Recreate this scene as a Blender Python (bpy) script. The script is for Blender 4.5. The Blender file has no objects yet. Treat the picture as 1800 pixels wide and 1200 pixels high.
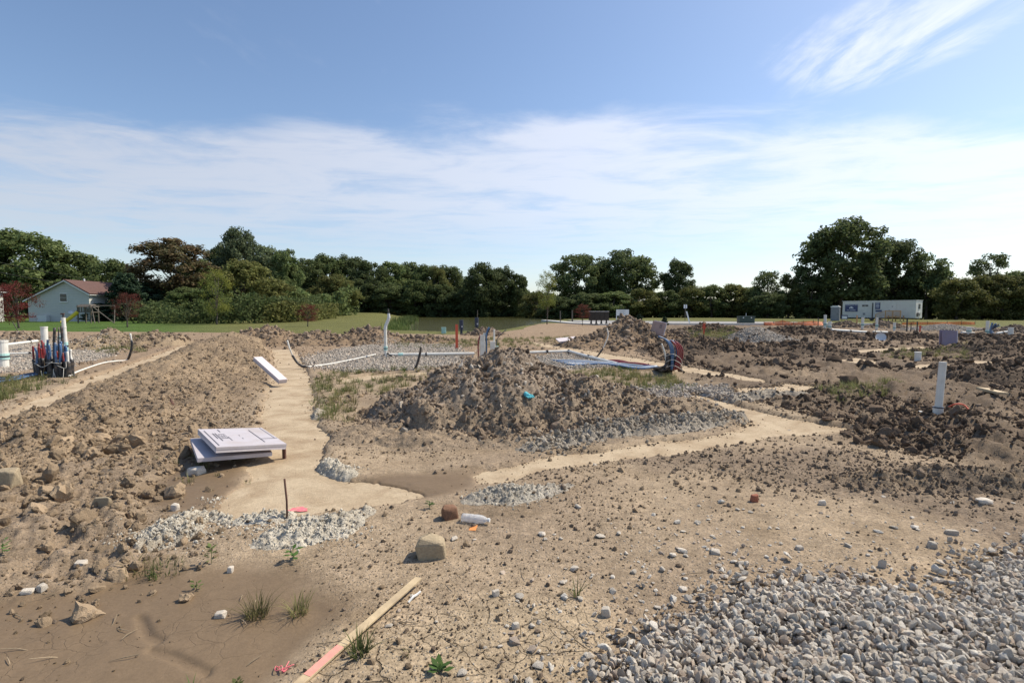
import bpy, bmesh, math, random
import numpy as np
from mathutils import Vector, Matrix, Euler, Quaternion

R = math.radians
scene = bpy.context.scene
col = scene.collection

# ------------------------------------------------------------------ camera
CAM_H = 1.55
PITCH = math.atan(53 / 900)
cam = bpy.data.cameras.new('camera')
cam.lens = 18; cam.sensor_width = 36; cam.clip_start = 0.05; cam.clip_end = 6000
camo = bpy.data.objects.new('camera', cam); col.objects.link(camo)
camo.location = (0, 0, CAM_H); camo.rotation_euler = (R(90) - PITCH, 0, 0)
scene.camera = camo

# ------------------------------------------------------------------ sun, sky, exposure
SUN_AZ, SUN_EL = R(66), R(50)          # azimuth clockwise from +Y (the view direction)
sdir = Vector((math.sin(SUN_AZ) * math.cos(SUN_EL), math.cos(SUN_AZ) * math.cos(SUN_EL), math.sin(SUN_EL)))
sl = bpy.data.lights.new('sun', 'SUN'); sl.energy = 4.8; sl.angle = R(0.53); sl.color = (1.0, 0.91, 0.755)
so = bpy.data.objects.new('sun', sl); col.objects.link(so)
so.rotation_euler = sdir.to_track_quat('Z', 'Y').to_euler(); so.location = (30, 10, 40)
scene.view_settings.view_transform = 'Standard'
scene.view_settings.look = 'None'
scene.view_settings.exposure = 0.2
scene.view_settings.gamma = 1.0
scene.view_settings.use_curve_mapping = False

world = bpy.data.worlds.new('World'); scene.world = world; world.use_nodes = True
def build_world():
    nt = world.node_tree; N = nt.nodes; L = nt.links
    for n in list(N): N.remove(n)
    def M(op, a, b=None, c=None, clamp=False):
        n = N.new('ShaderNodeMath'); n.operation = op; n.use_clamp = clamp
        for i, v in enumerate((a, b, c)):
            if v is None: continue
            if isinstance(v, (int, float)): n.inputs[i].default_value = v
            else: L.new(v, n.inputs[i])
        return n.outputs[0]
    def SS(v, a, b, lo=0.0, hi=1.0):
        n = N.new('ShaderNodeMapRange'); n.interpolation_type = 'SMOOTHSTEP'
        L.new(v, n.inputs[0])
        for i, k in ((1, a), (2, b), (3, lo), (4, hi)): n.inputs[i].default_value = k
        return n.outputs[0]
    out = N.new('ShaderNodeOutputWorld'); bg = N.new('ShaderNodeBackground'); bg.inputs[1].default_value = 0.14
    sky = N.new('ShaderNodeTexSky'); sky.sky_type = 'NISHITA'; sky.sun_disc = False
    sky.sun_elevation = SUN_EL; sky.sun_rotation = SUN_AZ
    sky.air_density = 1.0; sky.dust_density = 1.0; sky.ozone_density = 2.4; sky.altitude = 200
    tc = N.new('ShaderNodeTexCoord'); sep = N.new('ShaderNodeSeparateXYZ'); L.new(tc.outputs['Generated'], sep.inputs[0])
    z = M('MAXIMUM', sep.outputs[2], 0.02)
    px = M('DIVIDE', sep.outputs[0], z); py = M('DIVIDE', sep.outputs[1], z)
    cmb = N.new('ShaderNodeCombineXYZ'); L.new(px, cmb.inputs[0]); L.new(py, cmb.inputs[1])
    def noise(scale, sx, sy, rot, detail=8, rough=0.6, off=0.0, dist=0.0):
        mp = N.new('ShaderNodeMapping'); L.new(cmb.outputs[0], mp.inputs[0])
        mp.inputs['Rotation'].default_value = (0, 0, rot); mp.inputs['Scale'].default_value = (sx, sy, 1)
        mp.inputs['Location'].default_value = (off, off * 0.7, 0)
        n = N.new('ShaderNodeTexNoise'); n.inputs['Scale'].default_value = scale; n.inputs['Detail'].default_value = detail
        n.inputs['Roughness'].default_value = rough; n.inputs['Distortion'].default_value = dist
        L.new(mp.outputs[0], n.inputs['Vector']); return n.outputs[0]
    big = noise(0.45, 1, 1, 0.3, 4, 0.55, 3.1)
    fine = noise(1.15, 0.95, 1.35, 0.35, 8, 0.6, 1.7, 0.5)
    rip = noise(5.0, 0.6, 1.6, 0.5, 6, 0.6, 5.3, 0.2)
    # a cloud deck that starts some way out from the zenith and runs on to the horizon
    edge = M('ADD', py, M('MULTIPLY', M('SUBTRACT', big, 0.5), 1.3))
    edge = M('ADD', edge, M('MULTIPLY', M('SUBTRACT', fine, 0.5), 1.1))
    deck = SS(edge, 2.55, 3.15)
    dens = M('ADD', M('MULTIPLY', fine, 0.85), M('MULTIPLY', rip, 0.17))
    dens = SS(dens, 0.30, 0.58, 0.38, 1.0)
    far = SS(py, 4.0, 9.0, 1.0, 0.42)
    c1 = M('MULTIPLY', M('MULTIPLY', deck, dens), far)
    # thin high wisps
    w = noise(0.75, 2.2, 0.55, -0.25, 9, 0.62, 8.37, 0.6)
    wisp = M('MULTIPLY', SS(w, 0.62, 0.84), 0.3)
    # a drawn-out cirrus streak up on the right
    ax = M('DIVIDE', M('SUBTRACT', M('ADD', px, M('MULTIPLY', M('SUBTRACT', fine, 0.5), 0.7)), 1.42), 0.36)
    ay = M('DIVIDE', M('SUBTRACT', py, 1.95), 0.52)
    rr = M('ADD', M('MULTIPLY', ax, ax), M('MULTIPLY', ay, ay))
    stn = noise(2.2, 2.4, 0.7, -0.18, 9, 0.62, 4.4, 0.4)
    streak = M('MULTIPLY', SS(rr, 0.0, 1.4, 1.0, 0.0), SS(stn, 0.34, 0.66, 0.0, 1.0))
    cov = M('MAXIMUM', M('MAXIMUM', c1, wisp), streak)
    # small far cumulus just over the horizon
    cu = noise(0.33, 1.0, 0.4, 0.0, 6, 0.5, 2.2)
    cum = M('MULTIPLY', SS(cu, 0.62, 0.68), M('MULTIPLY', SS(py, 7, 9), SS(py, 14, 22, 1.0, 0.0)))
    cov = M('MAXIMUM', cov, M('MULTIPLY', cum, 0.8))
    cov = M('MULTIPLY', cov, SS(sep.outputs[2], 0.0, 0.05))
    cov = M('MULTIPLY', cov, 0.86, clamp=True)
    mix = N.new('ShaderNodeMix'); mix.data_type = 'RGBA'
    L.new(cov, mix.inputs['Factor']); L.new(sky.outputs[0], mix.inputs[6])
    # cloud brightness follows the sky's own brightness towards the sun
    dt = N.new('ShaderNodeVectorMath'); dt.operation = 'DOT_PRODUCT'; L.new(tc.outputs['Generated'], dt.inputs[0]); dt.inputs[1].default_value = sdir
    ph = M('ADD', M('MULTIPLY', dt.outputs['Value'], 0.5), 0.5)       # cloud droplets scatter forwards: brighter towards the sun
    ph = M('ADD', 0.42, M('MULTIPLY', M('POWER', ph, 1.6), 0.78))
    cc = N.new('ShaderNodeVectorMath'); cc.operation = 'SCALE'; cc.inputs[0].default_value = (6.7, 6.75, 7.2); L.new(ph, cc.inputs['Scale'])
    add = N.new('ShaderNodeMix'); add.data_type = 'RGBA'; add.inputs['Factor'].default_value = 0.72
    L.new(sky.outputs[0], add.inputs[6]); L.new(cc.outputs[0], add.inputs[7])
    L.new(add.outputs[2], mix.inputs[7])
    L.new(mix.outputs[2], bg.inputs[0]); L.new(bg.outputs[0], out.inputs[0])
build_world()

# ------------------------------------------------------------------ pixel -> place (photo is 1800x1200)
_f = Vector((0, math.cos(PITCH), -math.sin(PITCH))); _u = Vector((0, math.sin(PITCH), math.cos(PITCH)))
def ray(px, py):
    return _f + Vector(((px - 900) / 900, 0, 0)) - _u * ((py - 600) / 900)
def G(px, py, z=0.0):
    d = ray(px, py); t = (z - CAM_H) / d.z
    return Vector((d.x * t, d.y * t, z))
def P(px, py, Y):
    d = ray(px, py); t = Y / d.y
    return Vector((d.x * t, Y, CAM_H + d.z * t))
def GP(pts): return [tuple(G(*p))[:2] for p in pts]

# ------------------------------------------------------------------ noise in numpy
def h2(ix, iy, s):
    n = ix.astype(np.int64).astype(np.uint32) * np.uint32(374761393) + iy.astype(np.int64).astype(np.uint32) * np.uint32(668265263) + np.uint32((s * 974711) & 0xffffffff)
    n = (n ^ (n >> np.uint32(13))) * np.uint32(1274126177)
    n = (n ^ (n >> np.uint32(15))) * np.uint32(2246822519)
    return ((n ^ (n >> np.uint32(16))) & np.uint32(0xffffff)) / float(0x1000000)
def vn(x, y, s=0):
    ix = np.floor(x); iy = np.floor(y); fx = x - ix; fy = y - iy
    fx = fx * fx * fx * (fx * (fx * 6 - 15) + 10); fy = fy * fy * fy * (fy * (fy * 6 - 15) + 10)
    a = h2(ix, iy, s); b = h2(ix + 1, iy, s); c = h2(ix, iy + 1, s); d = h2(ix + 1, iy + 1, s)
    return (a + (b - a) * fx) * (1 - fy) + (c + (d - c) * fx) * fy
def fbm(x, y, o=4, s=0, g=0.5):
    v = 0; a = 1; t = 0
    for i in range(o):
        v = v + a * (vn(x, y, s + i * 17) - 0.5); t += a; a *= g
        x, y = 1.9 * x + 0.45 * y + 3.7, 1.9 * y - 0.45 * x + 1.3
    return 2 * v / t
def domes(x, y, size, s=0, prob=0.8):
    """lumps: irregular rounded domes scattered over a jittered grid, heights 0..1"""
    x = x + size * 0.35 * fbm(x / size * 1.7, y / size * 1.7, 2, s + 5); y = y + size * 0.35 * fbm(x / size * 1.7 + 9, y / size * 1.7, 2, s + 6)
    u = x / size; v = y / size; iu = np.floor(u); iv = np.floor(v); out = np.zeros_like(u)
    for du in (-1, 0, 1):
        for dv in (-1, 0, 1):
            cu = iu + du; cv = iv + dv
            jx = cu + 0.5 + (h2(cu, cv, s) - 0.5) * 0.9; jy = cv + 0.5 + (h2(cu, cv, s + 1) - 0.5) * 0.9
            k = h2(cu, cv, s + 2); rr = 0.35 + 0.4 * k
            on = h2(cu, cv, s + 3) < prob
            d2 = ((u - jx) ** 2 + (v - jy) ** 2) / (rr * rr)
            out = np.maximum(out, np.where(on, np.sqrt(np.clip(1 - d2, 0, 1)) * (0.35 + 0.65 * k), 0))
    return out
def sstep(x, a, b):
    t = np.clip((x - a) / (b - a), 0, 1); return t * t * (3 - 2 * t)
def sdist(x, y, poly):
    """signed distance to a polygon, negative inside"""
    d = np.full(x.shape, 1e9); ins = np.zeros(x.shape, bool); n = len(poly)
    for i in range(n):
        ax, ay = poly[i]; bx, by = poly[(i + 1) % n]; ex = bx - ax; ey = by - ay
        t = np.clip(((x - ax) * ex + (y - ay) * ey) / (ex * ex + ey * ey + 1e-12), 0, 1)
        d = np.minimum(d, (x - ax - t * ex) ** 2 + (y - ay - t * ey) ** 2)
        c = ((ay > y) != (by > y))
        xi = ax + (y - ay) / (by - ay + 1e-12) * ex
        ins ^= c & (x < xi)
    d = np.sqrt(d); return np.where(ins, -d, d)
def polybox(poly, m):
    a = np.array(poly); return a[:, 0].min() - m, a[:, 0].max() + m, a[:, 1].min() - m, a[:, 1].max() + m
def sd_local(x, y, poly, m=1.5):
    x0, x1, y0, y1 = polybox(poly, m); out = np.full(x.shape, m)
    k = (x > x0) & (x < x1) & (y > y0) & (y < y1)
    if k.any(): out[k] = np.minimum(sdist(x[k], y[k], poly), m)
    return out

# ------------------------------------------------------------------ layout of the ground
FOOT = {
 'centre': GP([(478,614),(520,614),(540,660),(552,700),(548,735),(572,760),(562,800),(552,826),(600,846),(700,857),(738,871),(700,886),(600,896),(500,906),(420,914),(383,897),(400,870),(440,845),(437,820),(455,795),(465,750),(462,735),(470,700),(484,660)]),
 'left': GP([(-90,752),(0,733),(50,708),(100,688),(147,668),(200,650),(267,627),(340,600),(352,601),(300,622),(253,647),(200,665),(160,682),(110,702),(65,726),(47,743),(0,747),(-90,772)]),
 'right': GP([(840,843),(863,851),(950,831),(1050,813),(1167,800),(1247,787),(1307,778),(1353,768),(1400,767),(1450,763),(1493,758),(1483,752),(1433,742),(1390,735),(1353,727),(1313,717),(1267,703),(1213,691),(1203,694),(1250,710),(1277,719),(1287,729),(1307,735),(1326,743),(1300,752),(1270,764),(1233,770),(1150,779),(1043,796),(983,798),(947,808),(917,818),(847,828),(833,835)]),
 'spur': GP([(1288,681),(1360,679),(1373,672),(1449,679),(1420,689),(1380,694),(1340,690),(1310,698),(1294,695)]),
 'far': GP([(935,600),(985,608),(1027,615),(1053,619),(1087,625),(1110,627),(1160,637),(1200,642),(1250,651),(1300,659),(1342,667),(1342,673),(1290,667),(1240,660),(1190,654),(1130,643),(1080,635),(1030,623),(985,615),(940,607)]),
 'r1': GP([(1496,616),(1540,613),(1622,609),(1622,614),(1560,619),(1510,622)]),
 'r2': GP([(1445,625),(1490,626),(1540,634),(1537,640),(1480,636),(1448,631)]),
 'r3': GP([(1600,642),(1640,639),(1670,640),(1663,646),(1620,649)]),
 'r4': GP([(1702,633),(1735,634),(1764,637),(1742,644),(1713,642)]),
 'behind': GP([(596,668),(640,660),(690,657),(750,653),(750,660),(690,665),(640,669),(600,675)]),
}
ZF = -0.012
Z_WET = [GP([(-300,1300),(-300,1060),(0,1050),(150,1032),(255,985),(330,1000),(450,985),(545,1010),(605,1065),(560,1110),(470,1220),(300,1300)]),
         GP([(330,800),(440,812),(430,850),(385,890),(300,905),(240,870)]),
         GP([(590,850),(720,833),(840,830),(835,860),(745,880),(640,868)])]
Z_CRACK = GP([(520,1260),(590,1110),(760,1040),(1000,1050),(1120,1100),(1080,1260)])
Z_LEFT = GP([(-300,800),(0,755),(180,745),(320,775),(330,830),(250,880),(300,950),(200,1030),(0,1050),(-300,1050)])
Z_DARK = GP([(1100,596),(1180,640),(1260,690),(1330,705),(1450,735),(1510,775),(1620,800),(1800,850),(2200,930),(2600,760),(2300,575),(1300,570),(1060,575)])
Z_BAND = GP([(960,815),(1300,835),(1500,885),(1800,965),(2100,1020),(2100,850),(1700,830),(1450,785),(1200,800)])
Z_GBED = [GP([(540,632),(600,614),(690,603),(790,606),(812,622),(800,640),(730,652),(620,652),(560,648)]),
          GP([(-150,640),(-60,610),(60,600),(150,598),(195,612),(190,626),(120,640),(20,655),(-100,665)]),
          GP([(930,632),(985,622),(1050,632),(1080,646),(1010,648),(950,645)]),
          GP([(1105,690),(1180,680),(1290,690),(1270,703),(1180,700),(1110,703)])]
Z_GRAV = GP([(1080,1290),(1110,1180),(1180,1130),(1270,1095),(1340,1050),(1470,1040),(1570,1055),(1640,1085),(1710,1070),(1775,1010),(1950,970),(2200,980),(2200,1290)])
MARKS = [GP([(243,1075),(250,1078),(262,1105),(282,1115),(276,1120),(256,1110)]), GP([(265,1132),(300,1140),(365,1168),(362,1174),(298,1147),(264,1137)]), GP([(1010,1000),(1100,985),(1180,975),(1180,979),(1100,990),(1010,1005)])]
POND = [tuple(p) for p in [(-9,43),(-5,41),(-1.9,43),(-.6,51),(2.2,66),(7,90),(12,118),(8,146),(-10,152),(-26,146),(-19,100),(-13.5,68),(-10.5,52)]]
_lt = np.array([-2.5,-1.0,-0.6,-0.3,-0.12,-0.02,0.02,0.05,0.1,0.2,0.5,0.75,0.9,1.0,2.5])
_ly = np.array([45,40,37,34,34,37,44,62,66,68,66,56,50,44,40])
def lawn_mask(x, y):
    t = x / np.maximum(y, 0.5); lim = np.interp(t, _lt, _ly) + 2.0 * fbm(x * 0.2, y * 0.2, 3, 91)
    return (y > lim) | (y < -12)

def lowland(x, y):
    """broad shape of the land far out: the lawn swells up to the wood, the pond lies in a hollow"""
    h = 0.016 * np.clip(y - 70, 0, 130) * sstep(-x / np.maximum(y, 1), -0.12, 0.05)
    h = h + 0.25 * fbm(x * 0.02, y * 0.02, 2, 7) * sstep(y, 50, 90)
    sd = sd_local(x, y, POND, 12)
    h = np.where(sd < 12, h * sstep(sd, 1, 12) - 1.3 * sstep(-sd, -1.2, 2.2), h)
    return h

def ground_h(x, y, fine=True):
    x = np.asarray(x, float); y = np.asarray(y, float)
    r = np.hypot(x, y)
    near = 1 - sstep(r, 45, 75)
    h = lowland(x, y) + 0.035 * fbm(x * 0.5, y * 0.5, 3, 1) * near
    wet = np.zeros_like(x)
    for zp in Z_WET: wet = np.maximum(wet, sstep(-sd_local(x, y, zp), -0.10, 0.12))
    sdD = sd_local(x, y, Z_DARK); dark = sstep(-sdD + 0.35 * fbm(x, y, 3, 21), -0.4, 0.5)
    left = sstep(-sd_local(x, y, Z_LEFT) + 0.15 * fbm(x * 2, y * 2, 3, 22), -0.15, 0.25)
    band = sstep(-sd_local(x, y, Z_BAND) + 0.2 * fbm(x * 2, y * 2, 3, 23), -0.15, 0.3)
    sdG = np.full(x.shape, 1.5)
    for zp in Z_GBED: sdG = np.minimum(sdG, sd_local(x, y, zp))
    gb = sstep(-sdG, -0.3, 0.2)
    lawn = lawn_mask(x, y).astype(float)
    foot = np.full(x.shape, 1.5)
    for k, p in FOOT.items(): foot = np.minimum(foot, sd_local(x, y, p))
    calm = np.clip(1 - wet - gb, 0, 1) * (1 - lawn) * near * (0.25 + 0.75 * sstep(foot, 0.05, 0.7))
    if fine:
        far = sstep(r, 9, 25)
        amp = 0.007 + 0.035 * band + 0.085 * left + 0.105 * dark + 0.03 * far
        rough = 0.55 * fbm(x * 3, y * 3, 4, 31) + 0.4 * fbm(x * 9, y * 9, 4, 32)
        cl = np.zeros_like(x); lump = (calm > 0.02) & (r < 70)
        cl[lump] = domes(x[lump], y[lump], 0.33, 41, 0.4) * 0.8 + domes(x[lump], y[lump], 0.14, 42, 0.6) * 0.55
        near_k = (r < 14) & (calm > 0.02)
        cs = np.zeros_like(x)
        if near_k.any(): cs[near_k] = domes(x[near_k], y[near_k], 0.06, 43, 0.6) * 0.25
        h = h + calm * amp * (rough + 0.9 * cl * (0.3 + 0.7 * np.maximum(dark, left)) + cs * (0.6 + band))
        h = h + calm * 0.10 * dark * fbm(x * 0.9, y * 0.9, 3, 44)
        h = h + wet * 0.006 * fbm(x * 5, y * 5, 3, 33)
        for mk in MARKS:
            h = h - 0.014 * np.exp(-(np.maximum(sd_local(x, y, mk), 0) / 0.02) ** 2)
        grav = sstep(-sd_local(x, y, Z_GRAV), -0.1, 0.2)
        h = h + grav * (0.025 + 0.03 * fbm(x * 4, y * 4, 2, 34))
    h = h - 0.035 * wet
    # footings lie in shallow trenches with a ragged lip of soil
    e = foot + 0.075 * fbm(x * 4, y * 4, 3, 51) + 0.05 * fbm(x * 14, y * 14, 4, 52, 0.65)
    hold = 1 - sstep(foot, 0.25, 1.1)
    lip = h + hold * (np.maximum(h, -0.004) - h + 0.012 * sstep(e, 0.0, 0.15)) + 0.02 * sstep(e, 0.02, 0.1) * (1 - sstep(e, 0.15, 0.5)) * (1 - wet)
    k = sstep(e, -0.05, 0.05)
    h = np.where(foot < 1.4, (ZF - 0.07) * (1 - k) + lip * k, h)
    return h
def gz(x, y): return float(ground_h(np.array([x]), np.array([y]))[0])

C_TAN = np.array((0.365, 0.278, 0.187)); C_WET = np.array((0.17, 0.119, 0.073)); C_DARK = np.array((0.158, 0.116, 0.08))
C_GREY = np.array((0.36, 0.33, 0.29)); C_BROWN = np.array((0.30, 0.21, 0.135)); C_LEFT = np.array((0.345, 0.25, 0.16))
def mixc(c, k, target): return c * (1 - k[:, None]) + np.asarray(target) * k[:, None]
def ground_col(x, y):
    n = len(x); c = np.tile(C_TAN, (n, 1))
    m = 0.5 + 0.5 * fbm(x * 0.8, y * 0.8, 4, 61)
    c = mixc(c, np.clip(m * 1.3 - 0.35, 0, 0.8), (0.26, 0.195, 0.136))
    m2 = 0.5 + 0.5 * fbm(x * 2.3, y * 2.3, 4, 62)
    c = mixc(c, np.clip(m2 * 2 - 1.05, 0, 0.7), (0.205, 0.148, 0.092))
    left = sstep(-sd_local(x, y, Z_LEFT), -0.3, 0.4); c = mixc(c, left * 0.75, (0.24, 0.18, 0.125))
    band = sstep(-sd_local(x, y, Z_BAND) + 0.3 * fbm(x * 2, y * 2, 3, 23), -0.2, 0.3); c = mixc(c, band * 0.7, (0.20, 0.15, 0.108))
    c = mixc(c, sstep(-sd_local(x, y, Z_CRACK) + 0.25 * fbm(x * 2, y * 2, 3, 72), -0.1, 0.3) * 0.6, (0.41, 0.32, 0.21))
    r = np.hypot(x, y); t = x / np.maximum(y, 0.5)
    c = mixc(c, sstep(r, 11, 20) * 0.7, C_BROWN * 0.95)
    dark = sstep(-sd_local(x, y, Z_DARK) + 0.5 * fbm(x, y, 3, 21), -0.4, 0.5); c = mixc(c, dark * np.clip(0.92 + 0.8 * fbm(x * .55, y * .55, 4, 64), 0.15, 1), C_DARK)
    for zp in Z_WET: c = mixc(c, sstep(-sd_local(x, y, zp) + 0.1 * fbm(x * 3, y * 3, 3, 24), -0.12, 0.12) * 0.95, C_WET)
    for zp in Z_GBED: c = mixc(c, sstep(-sd_local(x, y, zp) + 0.4 * fbm(x * 1.5, y * 1.5, 3, 25), -0.3, 0.3) * 0.9, C_GREY)
    c = mixc(c, sstep(-sd_local(x, y, Z_GRAV), -0.1, 0.1) * 0.7, C_GREY * 0.8)
    return np.clip(c, 0.02, 0.9)

# ------------------------------------------------------------------ materials
def new_mat(name):
    m = bpy.data.materials.new(name); m.use_nodes = True
    nt = m.node_tree; b = nt.nodes['Principled BSDF']; return m, nt, b
def mat(name, c, rough=0.6, var=0.12, scale=8.0, bump=0.0, bscale=40.0, metal=0.0, spec=0.5, rand=0.0, dirt=None, trans=0.0):
    """procedural material: colour varied by noise (and per object), optional dirt blotches and bump"""
    m, nt, b = new_mat(name); N = nt.nodes; L = nt.links
    b.inputs['Roughness'].default_value = rough; b.inputs['Metallic'].default_value = metal
    b.inputs['Specular IOR Level'].default_value = spec
    tc = N.new('ShaderNodeTexCoord')
    no = N.new('ShaderNodeTexNoise'); no.inputs['Scale'].default_value = scale; no.inputs['Detail'].default_value = 6
    L.new(tc.outputs['Object'], no.inputs['Vector'])
    hsv = N.new('ShaderNodeHueSaturation'); hsv.inputs['Color'].default_value = (*c, 1)
    mr = N.new('ShaderNodeMapRange'); L.new(no.outputs[0], mr.inputs[0])
    mr.inputs[1].default_value = 0.25; mr.inputs[2].default_value = 0.75; mr.inputs[3].default_value = 1 - var; mr.inputs[4].default_value = 1 + var
    val = mr.outputs[0]
    if rand:
        oi = N.new('ShaderNodeObjectInfo'); r2 = N.new('ShaderNodeMapRange'); L.new(oi.outputs['Random'], r2.inputs[0])
        r2.inputs[3].default_value = 1 - rand; r2.inputs[4].default_value = 1 + rand
        mm = N.new('ShaderNodeMath'); mm.operation = 'MULTIPLY'; L.new(val, mm.inputs[0]); L.new(r2.outputs[0], mm.inputs[1]); val = mm.outputs[0]
    L.new(val, hsv.inputs['Value'])
    cout = hsv.outputs[0]
    if dirt:
        dn = N.new('ShaderNodeTexNoise'); dn.inputs['Scale'].default_value = dirt[1]; dn.inputs['Detail'].default_value = 8
        L.new(tc.outputs['Object'], dn.inputs['Vector'])
        dr = N.new('ShaderNodeMapRange'); L.new(dn.outputs[0], dr.inputs[0]); dr.inputs[1].default_value = 0.48; dr.inputs[2].default_value = 0.7
        dr.inputs[3].default_value = 0; dr.inputs[4].default_value = dirt[2]
        mx = N.new('ShaderNodeMix'); mx.data_type = 'RGBA'; L.new(dr.outputs[0], mx.inputs[0]); L.new(cout, mx.inputs[6]); mx.inputs[7].default_value = (*dirt[0], 1)
        cout = mx.outputs[2]
    L.new(cout, b.inputs['Base Color'])
    if trans: b.inputs['Transmission Weight'].default_value = trans
    if bump:
        bn = N.new('ShaderNodeTexNoise'); bn.inputs['Scale'].default_value = bscale; bn.inputs['Detail'].default_value = 6
        L.new(tc.outputs['Object'], bn.inputs['Vector'])
        bp = N.new('ShaderNodeBump'); bp.inputs['Strength'].default_value = 1.0; bp.inputs['Distance'].default_value = bump
        L.new(bn.outputs[0], bp.inputs['Height']); L.new(bp.outputs[0], b.inputs['Normal'])
    return m
def soil_mat(name, cracks=False, pebble=0.75, fine_bump=0.008):
    """soil: colour zones come from the mesh ('col'), nodes add grain, pebbles, relief and drying cracks"""
    m, nt, b = new_mat(name); N = nt.nodes; L = nt.links
    b.inputs['Roughness'].default_value = 0.95; b.inputs['Specular IOR Level'].default_value = 0.15
    at = N.new('ShaderNodeAttribute'); at.attribute_name = 'col'
    geo = N.new('ShaderNodeNewGeometry')
    def noise(s, d=6, r=0.6):
        n = N.new('ShaderNodeTexNoise'); n.inputs['Scale'].default_value = s; n.inputs['Detail'].default_value = d; n.inputs['Roughness'].default_value = r
        L.new(geo.outputs['Position'], n.inputs['Vector']); return n.outputs[0]
    def rng(v, a, b_, lo, hi):
        n = N.new('ShaderNodeMapRange'); L.new(v, n.inputs[0])
        for i, k in ((1, a), (2, b_), (3, lo), (4, hi)): n.inputs[i].default_value = k
        return n.outputs[0]
    def mth(op, a, b_):
        n = N.new('ShaderNodeMath'); n.operation = op
        for i, v in enumerate((a, b_)):
            if isinstance(v, (int, float)): n.inputs[i].default_value = v
            else: L.new(v, n.inputs[i])
        return n.outputs[0]
    n1 = noise(9, 8, 0.65); n2 = noise(70, 5, 0.7); n3 = noise(2.2, 5, 0.6)
    v = mth('MULTIPLY', rng(n1, 0.25, 0.75, 0.70, 1.26), rng(n2, 0.3, 0.7, 0.58, 1.34))
    v = mth('MULTIPLY', v, rng(noise(28, 4, 0.6), 0.3, 0.7, 0.78, 1.2))
    v = mth('MULTIPLY', v, rng(n3, 0.3, 0.7, 0.88, 1.1))
    vo = N.new('ShaderNodeTexVoronoi'); vo.inputs['Scale'].default_value = 55; L.new(geo.outputs['Position'], vo.inputs['Vector'])
    pk = mth('MULTIPLY', rng(vo.outputs['Distance'], 0.2, 0.34, 1, 0), rng(n1, 0.36, 0.58, 0.12, pebble))
    sepc = N.new('ShaderNodeSeparateColor'); L.new(vo.outputs['Color'], sepc.inputs[0])
    pv = rng(sepc.outputs[0], 0, 1, 0.35, 1.5)
    if cracks:
        wa = N.new('ShaderNodeAttribute'); wa.attribute_name = 'wet'
        pk = mth('MULTIPLY', pk, rng(wa.outputs['Fac'], 0, 1, 1.0, 0.1))
        mw = N.new('ShaderNodeMix'); mw.data_type = 'FLOAT'; L.new(mth('MULTIPLY', wa.outputs['Fac'], 0.72), mw.inputs[0]); L.new(v, mw.inputs[2]); mw.inputs[3].default_value = 1.0; v = mw.outputs[0]
    mixv = N.new('ShaderNodeMix'); mixv.data_type = 'FLOAT'; L.new(pk, mixv.inputs[0]); L.new(v, mixv.inputs[2]); L.new(pv, mixv.inputs[3])
    hsv = N.new('ShaderNodeHueSaturation'); L.new(at.outputs['Color'], hsv.inputs['Color']); L.new(mixv.outputs[0], hsv.inputs['Value'])
    L.new(rng(pk, 0, 1, 1.0, 0.6), hsv.inputs['Saturation'])
    cout = hsv.outputs[0]
    height = mth('ADD', mth('MULTIPLY', n2, 0.7), mth('MULTIPLY', pk, 0.9))
    height = mth('ADD', height, mth('MULTIPLY', n1, 1.3))
    if cracks:
        ca = N.new('ShaderNodeAttribute'); ca.attribute_name = 'crack'
        wn = N.new('ShaderNodeTexNoise'); wn.inputs['Scale'].default_value = 6; wn.inputs['Detail'].default_value = 4; L.new(geo.outputs['Position'], wn.inputs['Vector'])
        vm = N.new('ShaderNodeVectorMath'); vm.operation = 'MULTIPLY_ADD'; L.new(wn.outputs['Color'], vm.inputs[0]); vm.inputs[1].default_value = (0.16, 0.16, 0); L.new(geo.outputs['Position'], vm.inputs[2])
        cr = None
        for sc, wd in ((4.2, 0.022), (9.5, 0.026)):
            vc = N.new('ShaderNodeTexVoronoi'); vc.feature = 'DISTANCE_TO_EDGE'; vc.voronoi_dimensions = '2D'; vc.inputs['Scale'].default_value = sc; L.new(vm.outputs[0], vc.inputs['Vector'])
            k = rng(vc.outputs['Distance'], wd * 0.35, wd, 1, 0)
            gate = rng(noise(1.3 if sc < 5 else 2.1, 3, 0.5), 0.44, 0.56, 0, 1)
            k = mth('MULTIPLY', k, gate)
            cr = k if cr is None else mth('MAXIMUM', cr, k)
        cr = mth('MULTIPLY', cr, ca.outputs['Fac'])
        mx = N.new('ShaderNodeMix'); mx.data_type = 'RGBA'; L.new(mth('MULTIPLY', cr, 0.8), mx.inputs[0]); L.new(cout, mx.inputs[6]); mx.inputs[7].default_value = (0.05, 0.035, 0.022, 1)
        cout = mx.outputs[2]
        height = mth('SUBTRACT', height, mth('MULTIPLY', cr, 3.0))
        ro = N.new('ShaderNodeAttribute'); ro.attribute_name = 'wet'
        L.new(rng(ro.outputs['Fac'], 0, 1, 0.95, 0.55), b.inputs['Roughness'])
        # silt that settled out of water is smoother
        height = mth('MULTIPLY', height, rng(ro.outputs['Fac'], 0, 1, 1.0, 0.18))
    L.new(cout, b.inputs['Base Color'])
    bp = N.new('ShaderNodeBump'); bp.inputs['Strength'].default_value = 1.0; bp.inputs['Distance'].default_value = fine_bump
    L.new(height, bp.inputs['Height']); L.new(bp.outputs[0], b.inputs['Normal'])
    return m
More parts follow.
